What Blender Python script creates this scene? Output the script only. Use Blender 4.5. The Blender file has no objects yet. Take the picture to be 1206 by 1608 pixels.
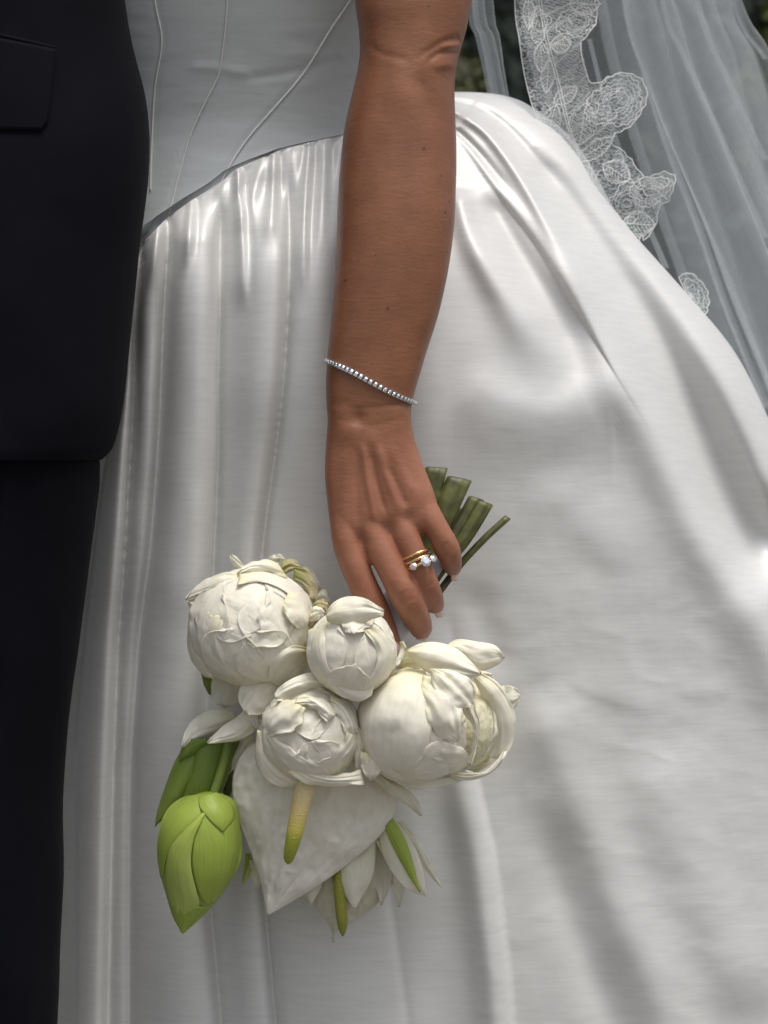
import bpy, bmesh, math, random
import numpy as np
from mathutils import Vector, Matrix

R_ = math.radians
S = 0.00041          # metres per photo pixel at the arm's distance
D0 = 1.30            # camera to arm
Z0 = 0.80            # camera height
scene = bpy.context.scene
col = scene.collection

# ------------------------------------------------------------------ camera, world, sun, exposure
cam_d = bpy.data.cameras.new('camera')
cam = bpy.data.objects.new('camera', cam_d); col.objects.link(cam)
cam.location = (0, -D0, Z0); cam.rotation_euler = (R_(90), 0, 0)
cam_d.sensor_fit = 'HORIZONTAL'; cam_d.sensor_width = 36
cam_d.lens = 36 * D0 / (1206 * S)
cam_d.clip_start = 0.02; cam_d.clip_end = 300
cam_d.dof.use_dof = True; cam_d.dof.focus_distance = D0 - 0.02; cam_d.dof.aperture_fstop = 11
scene.camera = cam

SUN_EL, SUN_ROT = R_(69), R_(150)
world = bpy.data.worlds.new('World'); scene.world = world; world.use_nodes = True
wn = world.node_tree; wn.nodes.clear()
sky = wn.nodes.new('ShaderNodeTexSky'); sky.sky_type = 'NISHITA'; sky.sun_disc = False
sky.sun_elevation = SUN_EL; sky.sun_rotation = SUN_ROT; sky.air_density = 1.0; sky.dust_density = 4.0; sky.ozone_density = 1.0
hs = wn.nodes.new('ShaderNodeHueSaturation'); hs.inputs['Saturation'].default_value = 0.45
bg = wn.nodes.new('ShaderNodeBackground'); bg.inputs['Strength'].default_value = 0.105
wo = wn.nodes.new('ShaderNodeOutputWorld')
wn.links.new(sky.outputs[0], hs.inputs['Color']); wn.links.new(hs.outputs[0], bg.inputs['Color']); wn.links.new(bg.outputs[0], wo.inputs['Surface'])
sd = bpy.data.lights.new('sun', 'SUN'); sd.energy = 1.75; sd.angle = R_(24); sd.color = (1.0, 0.97, 0.93)
sun = bpy.data.objects.new('sun', sd); col.objects.link(sun)
sdir = Vector((math.sin(SUN_ROT)*math.cos(SUN_EL), math.cos(SUN_ROT)*math.cos(SUN_EL), math.sin(SUN_EL)))
sun.rotation_euler = sdir.to_track_quat('Z', 'Y').to_euler(); sun.location = (1, -2, 4)
scene.view_settings.view_transform = 'Standard'; scene.view_settings.look = 'None'
scene.view_settings.exposure = 0.46; scene.view_settings.gamma = 1

# ------------------------------------------------------------------ helpers
def PX(x, y, d):
    k = S*(1 + np.asarray(d)/D0)
    return np.stack(np.broadcast_arrays((np.asarray(x)-603)*k, np.asarray(d)+0*k, Z0 + (804-np.asarray(y))*k), -1)
def P(x, y, d): return Vector(tuple(float(c) for c in PX(x, y, d)))
def unP(co):
    k = S*(1 + co[..., 1]/D0)
    return 603 + co[..., 0]/k, 804 - (co[..., 2]-Z0)/k, co[..., 1]
def sstep(a, b, x):
    t = np.clip((x-a)/(b-a), 0, 1); return t*t*(3-2*t)

def vnoise(p, seed=0):
    """smooth 3-D value noise in -1..1, p (...,3)"""
    p = np.asarray(p, float); i = np.floor(p).astype(np.int64); f = p - i; f = f*f*f*(f*(f*6-15)+10)
    def h(dx, dy, dz):
        n = (i[..., 0]+dx)*374761393 + (i[..., 1]+dy)*668265263 + (i[..., 2]+dz)*2147483647 + seed*1274126177
        n = (n ^ (n >> 13)) & 0x7fffffff; n = (n*1103515245 + 12345) & 0x7fffffff
        n = (n ^ (n >> 16)) * 60493 & 0x7fffffff
        return (n & 0xffff)/32767.5 - 1
    x0 = lambda a, b, t: a + (b-a)*t
    c00 = x0(h(0,0,0), h(1,0,0), f[..., 0]); c10 = x0(h(0,1,0), h(1,1,0), f[..., 0])
    c01 = x0(h(0,0,1), h(1,0,1), f[..., 0]); c11 = x0(h(0,1,1), h(1,1,1), f[..., 0])
    return x0(x0(c00, c10, f[..., 1]), x0(c01, c11, f[..., 1]), f[..., 2])
def fbm(p, seed=0, o=3):
    s = 0; a = 1; p = np.asarray(p, float)
    for k in range(o): s = s + a*vnoise(p*(2**k) + 17.3*k, seed+k); a *= .5
    return s

def setprops(o, label=None, cat=None, group=None, kind=None):
    for k, v in (('label', label), ('category', cat), ('group', group), ('kind', kind)):
        if v: o[k] = v
    return o
def link(name, me, mat=None, parent=None, **kw):
    o = bpy.data.objects.new(name, me); col.objects.link(o)
    if mat and me is not None: me.materials.append(mat)
    if parent:
        o.parent = parent; o.matrix_parent_inverse = Matrix.Translation(-parent_world(parent))
    return setprops(o, **kw)
def parent_world(p):
    v = Vector(p.location)
    if p.parent: v = v  # children of meshes sit at origin frame
    return PW.get(p.name, Vector((0, 0, 0)))
PW = {}
def empty(name, loc, **kw):
    o = bpy.data.objects.new(name, None); col.objects.link(o); o.location = loc; o.empty_display_size = .05
    PW[o.name] = Vector(loc)
    return setprops(o, **kw)
def mesh(name, V, F, smooth=True):
    me = bpy.data.meshes.new(name); me.from_pydata([tuple(v) for v in V], [], [tuple(f) for f in F]); me.update()
    if smooth: me.shade_smooth()
    return me
def grid_mesh(name, G, wrap=False, uv=None):
    n, m = G.shape[:2]
    idx = np.arange(n*m).reshape(n, m)
    a = idx[:-1, :-1]; b = idx[:-1, 1:]; c = idx[1:, 1:]; e = idx[1:, :-1]
    F = np.stack([a, e, c, b], -1).reshape(-1, 4)
    if wrap:
        F = np.concatenate([F, np.stack([idx[:-1, -1], idx[1:, -1], idx[1:, 0], idx[:-1, 0]], -1)])
    me = bpy.data.meshes.new(name)
    me.vertices.add(n*m); me.vertices.foreach_set('co', G.reshape(-1).astype(np.float32))
    me.loops.add(F.size); me.loops.foreach_set('vertex_index', F.reshape(-1).astype(np.int32))
    me.polygons.add(len(F)); me.polygons.foreach_set('loop_start', np.arange(0, F.size, 4, dtype=np.int32))
    me.polygons.foreach_set('loop_total', np.full(len(F), 4, np.int32))
    me.update(calc_edges=True); me.validate(); me.shade_smooth()
    return me
def add_attr(me, name, vals):
    a = me.attributes.new(name, 'FLOAT', 'POINT'); a.data.foreach_set('value', np.asarray(vals, np.float32).reshape(-1))
def solid(o, t, off=0.0):
    m = o.modifiers.new('thickness', 'SOLIDIFY'); m.thickness = t; m.offset = off; return o
def catmull(pts, n):
    """resample a polyline smoothly to n points, uniform in arc length"""
    p = np.array(pts, float)
    if len(p) == 2:
        t = np.linspace(0, 1, n)[:, None]; return p[0]*(1-t) + p[1]*t
    e = np.vstack([2*p[0]-p[1], p, 2*p[-1]-p[-2]]); out = []
    for i in range(len(p)-1):
        t = np.linspace(0, 1, 16, endpoint=False)[:, None]
        a, b, c, d = e[i], e[i+1], e[i+2], e[i+3]
        out.append(.5*((2*b) + (-a+c)*t + (2*a-5*b+4*c-d)*t**2 + (-a+3*b-3*c+d)*t**3))
    out.append(p[-1:]); q = np.vstack(out)
    L = np.r_[0, np.cumsum(np.linalg.norm(np.diff(q[:, :2], axis=0), axis=1)+1e-9)]
    s = np.linspace(0, L[-1], n)
    return np.stack([np.interp(s, L, q[:, k]) for k in range(q.shape[1])], 1)
class MB:
    def __init__(s): s.V = []; s.F = []
    def ring_loft(s, rings, caps=True):
        b = len(s.V); n = len(rings[0])
        for r in rings: s.V += [tuple(map(float, v)) for v in r]
        for i in range(len(rings)-1):
            for j in range(n):
                s.F.append((b+i*n+j, b+i*n+(j+1) % n, b+(i+1)*n+(j+1) % n, b+(i+1)*n+j))
        if caps:
            for k, rev in ((0, True), (len(rings)-1, False)):
                c = len(s.V); s.V.append(tuple(np.mean(np.array(rings[k]), 0)))
                for j in range(n):
                    f = (b+k*n+j, b+k*n+(j+1) % n, c); s.F.append(f[::-1] if rev else f)
        return s
    def tube(s, pts, radii, n=10, caps=True, flat=None, rib=0):
        pts = [Vector(tuple(map(float, p))) for p in pts]; rings = []; up = None
        if not hasattr(radii, '__len__'): radii = [radii]*len(pts)
        for i, p in enumerate(pts):
            t = (pts[min(i+1, len(pts)-1)] - pts[max(i-1, 0)]).normalized()
            if up is None:
                up = Vector((0, -1, 0)) if abs(t.y) < .9 else Vector((1, 0, 0))
            u = (up - t*up.dot(t)).normalized(); up = u; w = t.cross(u)
            rings.append([p + (u*math.sin(2*math.pi*j/n)*(flat or 1) + w*math.cos(2*math.pi*j/n))*radii[i]*(1+rib*math.cos(2*math.pi*j/n*7+1)+rib*.6*math.cos(2*math.pi*j/n*4+2)) + (t*(rib*4*radii[i]*math.sin(2*math.pi*j/n+1.5)) if rib and i == 0 else t*0) for j in range(n)])
        return s.ring_loft(rings, caps)
    def box(s, c, h, M=None):
        b = len(s.V); c = Vector(c)
        for x in (-1, 1):
            for y in (-1, 1):
                for z in (-1, 1):
                    v = Vector((x*h[0], y*h[1], z*h[2])); s.V.append(tuple(c + (M @ v if M else v)))
        for f in ((0,1,3,2),(4,6,7,5),(0,4,5,1),(2,3,7,6),(0,2,6,4),(1,5,7,3)): s.F.append(tuple(b+i for i in f))
        return s
    def build(s, name, mat, parent=None, smooth=True, **kw):
        return link(name, mesh(name, s.V, s.F, smooth), mat, parent, **kw)

# ------------------------------------------------------------------ materials
def new_mat(name):
    m = bpy.data.materials.new(name); m.use_nodes = True; t = m.node_tree; t.nodes.clear()
    out = t.nodes.new('ShaderNodeOutputMaterial'); return m, t, out
def N(t, kind, **kw):
    n = t.nodes.new(kind)
    for k, v in kw.items():
        if k in n.inputs.keys() if hasattr(n.inputs, 'keys') else False: n.inputs[k].default_value = v
        else: setattr(n, k, v)
    return n
def noise(t, scale, coord='Object', map_scale=None, detail=3, rough=.5, distort=0):
    tc = t.nodes.new('ShaderNodeTexCoord'); nz = t.nodes.new('ShaderNodeTexNoise')
    nz.inputs['Scale'].default_value = scale; nz.inputs['Detail'].default_value = detail
    nz.inputs['Roughness'].default_value = rough; nz.inputs['Distortion'].default_value = distort
    if map_scale:
        mp = t.nodes.new('ShaderNodeMapping'); mp.inputs['Scale'].default_value = map_scale
        t.links.new(tc.outputs[coord], mp.inputs[0]); t.links.new(mp.outputs[0], nz.inputs['Vector'])
    else: t.links.new(tc.outputs[coord], nz.inputs['Vector'])
    return nz.outputs['Fac']
def ramp(t, fac, stops):
    r = t.nodes.new('ShaderNodeValToRGB'); cr = r.color_ramp
    while len(cr.elements) < len(stops): cr.elements.new(.5)
    for e, (p, c) in zip(cr.elements, stops): e.position = p; e.color = (*c, 1)
    t.links.new(fac, r.inputs[0]); return r.outputs[0]
def bump(t, h, strength, dist, prev=None):
    b = t.nodes.new('ShaderNodeBump'); b.inputs['Strength'].default_value = strength; b.inputs['Distance'].default_value = dist
    t.links.new(h, b.inputs['Height'])
    if prev: t.links.new(prev, b.inputs['Normal'])
    return b.outputs[0]
def principled(t, out, base=None, rough=.5, **kw):
    b = t.nodes.new('ShaderNodeBsdfPrincipled')
    if base is not None:
        if isinstance(base, tuple): b.inputs['Base Color'].default_value = (*base, 1)
        else: t.links.new(base, b.inputs['Base Color'])
    b.inputs['Roughness'].default_value = rough
    for k, v in kw.items():
        b.inputs[k.replace('_', ' ')].default_value = v
    if out: t.links.new(b.outputs[0], out.inputs[0])
    return b

def mat_satin(name, base, dark=.93, metal=.32, rough=.36):
    m, t, out = new_mat(name)
    slub = noise(t, 1, map_scale=(110, 110, 1500), detail=2)
    broad = noise(t, 1, map_scale=(42, 42, 420), detail=3)
    col1 = ramp(t, broad, [(.3, tuple(c*dark for c in base)), (.62, base)])
    b = principled(t, out, col1, rough, Metallic=metal)
    b.inputs['Sheen Weight'].default_value = .25; b.inputs['Specular IOR Level'].default_value = .5
    b.inputs['Anisotropic'].default_value = .35
    fine = noise(t, 1, map_scale=(420, 420, 2600), detail=1)
    crk = noise(t, 26, detail=3, rough=.55)
    n = bump(t, slub, .08, .0005); n = bump(t, broad, .07, .0008, n); n = bump(t, fine, .06, .0004, n); n = bump(t, crk, .10, .003, n)
    t.links.new(n, b.inputs['Normal'])
    return m
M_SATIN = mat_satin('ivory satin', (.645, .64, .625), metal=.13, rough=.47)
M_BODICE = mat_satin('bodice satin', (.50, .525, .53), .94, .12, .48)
M_PIPING = mat_satin('piping satin', (.70, .70, .68), .95, .1, .45)

def mat_skin():
    m, t, out = new_mat('tanned skin')
    a = noise(t, 55, detail=4); c = ramp(t, a, [(.3, (.205, .083, .040)), (.7, (.258, .108, .053))])
    fr = noise(t, 210, detail=1, rough=.3)
    fr2 = ramp(t, fr, [(.76, (1, 1, 1)), (.80, (.45, .36, .3))])
    mx = t.nodes.new('ShaderNodeMix'); mx.data_type = 'RGBA'; mx.blend_type = 'MULTIPLY'; mx.inputs[0].default_value = .75
    t.links.new(c, mx.inputs[6]); t.links.new(fr2, mx.inputs[7])
    at = t.nodes.new('ShaderNodeAttribute'); at.attribute_name = 'hand'
    mh = t.nodes.new('ShaderNodeMix'); mh.data_type = 'RGBA'; t.links.new(at.outputs['Fac'], mh.inputs[0])
    t.links.new(mx.outputs[2], mh.inputs[6])
    c2 = ramp(t, a, [(.3, (.300, .124, .070)), (.7, (.370, .165, .098))]); t.links.new(c2, mh.inputs[7])
    mot = noise(t, 14, detail=5, rough=.65); mc = ramp(t, mot, [(.32, (.80, .72, .70)), (.66, (1.08, 1.06, 1.04))])
    mm2 = t.nodes.new('ShaderNodeMix'); mm2.data_type = 'RGBA'; mm2.blend_type = 'MULTIPLY'; mm2.inputs[0].default_value = .8
    t.links.new(mh.outputs[2], mm2.inputs[6]); t.links.new(mc, mm2.inputs[7])
    b = principled(t, out, mm2.outputs[2], .40)
    b.inputs['Subsurface Weight'].default_value = .12
    b.inputs['Subsurface Radius'].default_value = (1, .35, .18); b.inputs['Subsurface Scale'].default_value = .004
    b.inputs['Specular IOR Level'].default_value = .42
    pore = noise(t, 900, detail=2); wr = noise(t, 1, map_scale=(160, 160, 420), detail=3)
    n = bump(t, pore, .22, .0005); n = bump(t, wr, .32, .0007, n); t.links.new(n, b.inputs['Normal'])
    return m
M_SKIN = mat_skin()
def mat_simple(name, base, rough=.5, var=.12, scale=60, bstr=.15, bdist=.001, **kw):
    m, t, out = new_mat(name)
    a = noise(t, scale, detail=4)
    c = ramp(t, a, [(.3, tuple(x*(1-var) for x in base)), (.7, tuple(min(1, x*(1+var)) for x in base))])
    b = principled(t, out, c, rough, **kw)
    t.links.new(bump(t, a, bstr, bdist), b.inputs['Normal'])
    return m
M_NAIL = mat_simple('pale pink nail', (.74, .50, .44), .22, .04)
M_GOLD = mat_simple('yellow gold', (.86, .58, .25), .22, .03, bstr=.03, Metallic=1.0)
M_SILVER = mat_simple('white gold', (.72, .71, .70), .25, .05, bstr=.03, Metallic=1.0)
def mat_gem():
    m, t, out = new_mat('diamond')
    b = principled(t, None, (.85, .87, .9), .06); b.inputs['IOR'].default_value = 2.2
    g = t.nodes.new('ShaderNodeBsdfGlossy'); g.inputs['Roughness'].default_value = .05; g.inputs['Color'].default_value = (.97, .98, 1, 1)
    mx = t.nodes.new('ShaderNodeMixShader'); mx.inputs[0].default_value = .8
    t.links.new(b.outputs[0], mx.inputs[1]); t.links.new(g.outputs[0], mx.inputs[2]); t.links.new(mx.outputs[0], out.inputs[0])
    return m
M_GEM = mat_gem()

def mat_petal(name, tip, base, trans=.22, rough=.5, vein=.5, mid=.35):
    """petal: colour runs from base to tip along attribute 'u'; slightly translucent"""
    m, t, out = new_mat(name)
    at = t.nodes.new('ShaderNodeAttribute'); at.attribute_name = 'u'
    c = ramp(t, at.outputs['Fac'], [(0.0, base), (mid, tuple(.4*b+.6*a for a, b in zip(tip, base))), (min(mid+.35, .95), tip)])
    a = noise(t, 120, detail=4)
    c2 = ramp(t, a, [(.3, (.95, .945, .92)), (.65, (1, 1, 1))])
    mx = t.nodes.new('ShaderNodeMix'); mx.data_type = 'RGBA'; mx.blend_type = 'MULTIPLY'; mx.inputs[0].default_value = 1
    t.links.new(c, mx.inputs[6]); t.links.new(c2, mx.inputs[7])
    v = t.nodes.new('ShaderNodeAttribute'); v.attribute_name = 'v'
    cb = t.nodes.new('ShaderNodeCombineXYZ'); mu = t.nodes.new('ShaderNodeMath'); mu.operation = 'MULTIPLY'; mu.inputs[1].default_value = 9
    t.links.new(v.outputs['Fac'], mu.inputs[0]); t.links.new(mu.outputs[0], cb.inputs[0]); t.links.new(at.outputs['Fac'], cb.inputs[1])
    nz = t.nodes.new('ShaderNodeTexNoise'); nz.inputs['Scale'].default_value = 2.2; nz.inputs['Detail'].default_value = 3
    t.links.new(cb.outputs[0], nz.inputs['Vector'])
    vc = ramp(t, nz.outputs['Fac'], [(.35, (.88, .88, .84)), (.6, (1, 1, 1))])
    m2 = t.nodes.new('ShaderNodeMix'); m2.data_type = 'RGBA'; m2.blend_type = 'MULTIPLY'; m2.inputs[0].default_value = .5 if tip[0] > .5 else 1
    t.links.new(mx.outputs[2], m2.inputs[6]); t.links.new(vc, m2.inputs[7])
    b = principled(t, None, m2.outputs[2], rough); b.inputs['Specular IOR Level'].default_value = .35
    b.inputs['Subsurface Weight'].default_value = .10; b.inputs['Subsurface Radius'].default_value = (1, .85, .55); b.inputs['Subsurface Scale'].default_value = .005
    tr = t.nodes.new('ShaderNodeBsdfTranslucent'); t.links.new(m2.outputs[2], tr.inputs['Color'])
    n = bump(t, nz.outputs['Fac'], vein*.7, .001); n = bump(t, a, .2, .001, n)
    t.links.new(n, b.inputs['Normal'])
    ms = t.nodes.new('ShaderNodeMixShader'); ms.inputs[0].default_value = trans
    t.links.new(b.outputs[0], ms.inputs[1]); t.links.new(tr.outputs[0], ms.inputs[2]); t.links.new(ms.outputs[0], out.inputs[0])
    return m
M_PEONY = mat_petal('cream white peony petal', (.97, .925, .80), (.92, .86, .55), .20, .48, .5, .12)
M_PEONY_IN = mat_petal('pale yellow inner petal', (.90, .86, .64), (.78, .70, .30), .25, .5, .5, .45)
M_PEONY_THIN = mat_petal('thin outer petal', (.92, .90, .80), (.84, .83, .60), .4, .42, .4, .2)
M_DRY = mat_petal('dried petal edge', (.70, .60, .38), (.42, .44, .12), .3, .6, .6, .3)
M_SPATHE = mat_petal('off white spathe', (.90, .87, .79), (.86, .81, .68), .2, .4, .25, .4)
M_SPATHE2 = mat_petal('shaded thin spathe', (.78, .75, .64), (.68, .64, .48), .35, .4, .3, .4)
M_LOTUS = mat_petal('bright green lotus petal', (.36, .46, .075), (.34, .44, .072), .12, .48, .14, .5)
M_LOTUS2 = mat_petal('light green lotus petal', (.46, .54, .15), (.40, .50, .09), .12, .48, .18, .5)
M_LEAF = mat_petal('dark green sheath', (.20, .27, .055), (.13, .20, .03), .12, .38, .25, .5)
M_STEM = mat_simple('olive green stem', (.088, .095, .026), .5, .45, 110, .5)
M_STEMCUT = mat_simple('brown cut stem end', (.17, .11, .055), .7, .4, 200, .5)
M_WRAP = mat_simple('lavender white ribbon', (.56, .58, .68), .4, .05, 60, .1)
def mat_spadix(name, stops):
    m, t, out = new_mat(name)
    at = t.nodes.new('ShaderNodeAttribute'); at.attribute_name = 'u'
    c = ramp(t, at.outputs['Fac'], stops)
    b = principled(t, out, c, .5)
    tc = t.nodes.new('ShaderNodeTexCoord'); vo = t.nodes.new('ShaderNodeTexVoronoi'); vo.inputs['Scale'].default_value = 1100
    t.links.new(tc.outputs['Object'], vo.inputs['Vector'])
    t.links.new(bump(t, vo.outputs['Distance'], .6, .0008), b.inputs['Normal']); return m
M_SPADIX = mat_spadix('spadix cream to green', [(0, (.72, .62, .40)), (.4, (.72, .56, .24)), (.62, (.62, .52, .10)), (.72, (.34, .36, .035)), (1, (.26, .30, .03))])
M_SPADIX2 = mat_spadix('spadix olive', [(0, (.26, .26, .02)), (1, (.22, .23, .03))])

def mat_suit(name, base):
    m, t, out = new_mat(name)
    tw = noise(t, 1, map_scale=(1600, 1600, 500), detail=2); br = noise(t, 9, detail=3)
    c = ramp(t, br, [(.3, tuple(x*.8 for x in base)), (.7, tuple(x*1.2 for x in base))])
    b = principled(t, out, c, .85); b.inputs['Specular IOR Level'].default_value = .10
    b.inputs['Sheen Weight'].default_value = .008; b.inputs['Sheen Roughness'].default_value = .5
    n = bump(t, tw, .25, .0004); n = bump(t, br, .2, .01, n); t.links.new(n, b.inputs['Normal']); return m
M_SUIT = mat_suit('midnight navy wool', (.0024, .0027, .0052))
M_TROUSER = mat_suit('dark navy wool', (.0019, .0022, .0044))

def mat_tulle(name, colr, a0, a1, net=None):
    """fine net: mostly holes face on, closing up where it is seen edge on"""
    m, t, out = new_mat(name)
    lw = t.nodes.new('ShaderNodeLayerWeight'); lw.inputs['Blend'].default_value = .35
    mr = t.nodes.new('ShaderNodeMapRange'); mr.inputs['To Min'].default_value = a0; mr.inputs['To Max'].default_value = a1
    t.links.new(lw.outputs['Facing'], mr.inputs['Value']); fac = mr.outputs[0]
    if net:
        n = noise(t, 1, map_scale=net, detail=1, distort=.6)
        r = t.nodes.new('ShaderNodeMapRange'); r.inputs['From Min'].default_value = .42; r.inputs['From Max'].default_value = .58
        r.inputs['To Min'].default_value = .12; r.inputs['To Max'].default_value = 1
        t.links.new(n, r.inputs['Value']); mm = t.nodes.new('ShaderNodeMath'); mm.operation = 'MULTIPLY'
        t.links.new(fac, mm.inputs[0]); t.links.new(r.outputs[0], mm.inputs[1]); fac = mm.outputs[0]
    di = t.nodes.new('ShaderNodeBsdfDiffuse'); di.inputs['Color'].default_value = (*colr, 1)
    tl = t.nodes.new('ShaderNodeBsdfTranslucent'); tl.inputs['Color'].default_value = (*colr, 1)
    ad = t.nodes.new('ShaderNodeMixShader'); ad.inputs[0].default_value = .45
    t.links.new(di.outputs[0], ad.inputs[1]); t.links.new(tl.outputs[0], ad.inputs[2])
    tp = t.nodes.new('ShaderNodeBsdfTransparent'); mx = t.nodes.new('ShaderNodeMixShader')
    t.links.new(fac, mx.inputs[0]); t.links.new(tp.outputs[0], mx.inputs[1]); t.links.new(ad.outputs[0], mx.inputs[2])
    t.links.new(mx.outputs[0], out.inputs[0]); return m
M_TULLE = mat_tulle('tulle', (.82, .86, .88), .21, .36)
M_NET = mat_tulle('lace net', (.80, .84, .85), .50, .9, (420, 420, 1100))
M_THREAD = mat_simple('lace thread', (.80, .81, .80), .7, .05)

# ------------------------------------------------------------------ setting: ground
gm, gt, gout = new_mat('pale stone gravel')
ga = noise(gt, 6, detail=6); gc = ramp(gt, ga, [(.3, (.11, .105, .092)), (.7, (.17, .16, .14))])
gb = principled(gt, gout, gc, .9); gt.links.new(bump(gt, ga, .6, .03), gb.inputs['Normal'])
link('ground', mesh('ground', [(-60, -60, 0), (60, -60, 0), (60, 60, 0), (-60, 60, 0)], [(0, 1, 2, 3)], False), gm, kind='structure')

# ------------------------------------------------------------------ skirt surface
SEAM = np.array([(-60, 505), (0, 482), (100, 450), (200, 402), (235, 370), (262, 342), (300, 315), (345, 287), (370, 266), (400, 252), (450, 232),
                 (500, 220), (535, 213), (600, 190), (650, 168), (712, 145)], float)
SIL = np.array([(712, 144.5), (745, 144.8), (780, 148), (806, 154), (830, 165), (880, 200), (920, 245), (944, 290), (964, 328), (1000, 373), (1060, 440), (1130, 520),
                (1166, 572), (1206, 655), (1262, 800), (1330, 1000), (1450, 1608), (1600, 2740)], float)
_c = catmull(SIL, 500); _c[:, 1] = np.maximum.accumulate(_c[:, 1]) + np.arange(500)*1e-4; _k = np.exp(-(np.arange(-9, 10)/4.5)**2/2); _k /= _k.sum()
_x = np.convolve(np.pad(_c[:, 0], 9, 'edge'), _k, 'valid'); _c[40:, 0] = _x[40:]; SIL = _c
def seam_x(y): return np.interp(y, SEAM[::-1, 1], SEAM[::-1, 0])
def seam_y(x): return np.interp(x, SEAM[:, 0], SEAM[:, 1])
def sil_x(y): return np.interp(y, SIL[:, 1], SIL[:, 0])
def sint(y, xp, fp, sg=45):
    if sg < 20:
        g = np.arange(900, 1700, 2.0); f = np.interp(g, xp, fp); k = np.exp(-(np.arange(-40, 41, 2.0)/sg)**2/2); k /= k.sum()
        return np.interp(y, g, np.convolve(np.r_[np.full(20, f[0]), f, np.full(20, f[-1])], k, 'valid'))
    g = np.arange(-1200, 3400, 6.0); f = np.interp(g, xp, fp); k = np.exp(-(np.arange(-120, 121, 6.0)/sg)**2/2); k /= k.sum()
    f = np.convolve(np.r_[np.full(20, f[0]), f, np.full(20, f[-1])], k, 'valid'); return np.interp(y, g, f)
def bodice_d(x, y):
    cx = 330; a = np.interp(y, [-400, -50, 120, 300, 500], [350, 325, 318, 345, 380]); q = np.clip((x-cx)/a, -.995, .995)
    fr = sint(y, [-400, -100, 60, 200, 480], [.000, .012, .036, .056, .050])
    return fr + .10*(1-np.sqrt(1-q*q))
def folds(X, Y, pts, amp, wl, wr=None, fade=(60, 60), cusp=False):
    """ridge (or groove) along a polyline; amp in px"""
    wr = wr or wl; pts = catmull(pts, 40)[:, :2]
    best = np.full(X.shape, 1e9); side = np.zeros(X.shape); tt = np.zeros(X.shape); L = 0
    for a, b in zip(pts[:-1], pts[1:]):
        dx, dy = b-a; l = math.hypot(dx, dy)
        t = np.clip(((X-a[0])*dx + (Y-a[1])*dy)/(l*l), 0, 1)
        ex = X-(a[0]+t*dx); ey = Y-(a[1]+t*dy); d = np.hypot(ex, ey)
        m = d < best; best = np.where(m, d, best)
        side = np.where(m, np.sign(dx*ey - dy*ex), side); tt = np.where(m, L+t*l, tt); L += l
    lin = np.linspace(0, 1, 8)
    wv = lambda w_: np.interp(tt/L, np.linspace(0, 1, len(w_)), w_) if hasattr(w_, '__len__') else w_
    w = np.where(side > 0, wv(wl), wv(wr))     # side>0: left of a downward line in the picture
    A = np.interp(tt/L, np.linspace(0, 1, len(amp)), amp) if hasattr(amp, '__len__') else amp
    fd = (sstep(0, fade[0], tt) if fade[0] else 1)*(sstep(0, fade[1], L-tt) if fade[1] else 1)
    q = best/w
    pr = np.exp(-q) if cusp else np.exp(-q*q)
    return A*fd*pr
def step(X, Y, pts, amp, soft, back, fade=(60, 60)):
    """an overlap: the cloth on the left of the line stands proud and ends in an edge at the line"""
    pts = catmull(pts, 40)[:, :2]; best = np.full(X.shape, 1e9); side = np.zeros(X.shape); tt = np.zeros(X.shape); L = 0
    for a, b in zip(pts[:-1], pts[1:]):
        dx, dy = b-a; l = math.hypot(dx, dy)
        t = np.clip(((X-a[0])*dx + (Y-a[1])*dy)/(l*l), 0, 1)
        ex = X-(a[0]+t*dx); ey = Y-(a[1]+t*dy); d = np.hypot(ex, ey); m = d < best
        best = np.where(m, d, best); side = np.where(m, np.sign(dx*ey - dy*ex), side); tt = np.where(m, L+t*l, tt); L += l
    q = best*side
    fd = (sstep(0, fade[0], tt) if fade[0] else 1)*(sstep(0, fade[1], L-tt) if fade[1] else 1)
    c = soft; A = np.interp(tt/L, np.linspace(0, 1, len(amp)), amp) if hasattr(amp, '__len__') else amp
    return A*fd*np.where(q > c, np.exp(-((q-c)/back)**2), np.where(q > 0, np.sqrt(np.clip(1-((c-q)/c)**2, 0, 1)), 0))
def roll(X, Y, ys, xl, xr, amp, skew=.5, p=2.3, fade=(60, 300)):
    """a rounded pleat between two near-vertical creases"""
    a = sint(Y, ys, xl, 25); b = sint(Y, ys, xr, 25); t = np.clip((X-a)/(b-a), 0, 1)
    t = t**(math.log(.5)/math.log(skew)); h = (1-np.abs(2*t-1)**p)**(1/1.7)
    A = sint(Y, ys, amp, 25) if hasattr(amp, '__len__') else amp
    gr = np.exp(-((X-a)/8)**2) + .8*np.exp(-((X-b)/8)**2)
    return A*(h - .16*gr)*sstep(ys[0], ys[0]+fade[0], Y)

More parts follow.
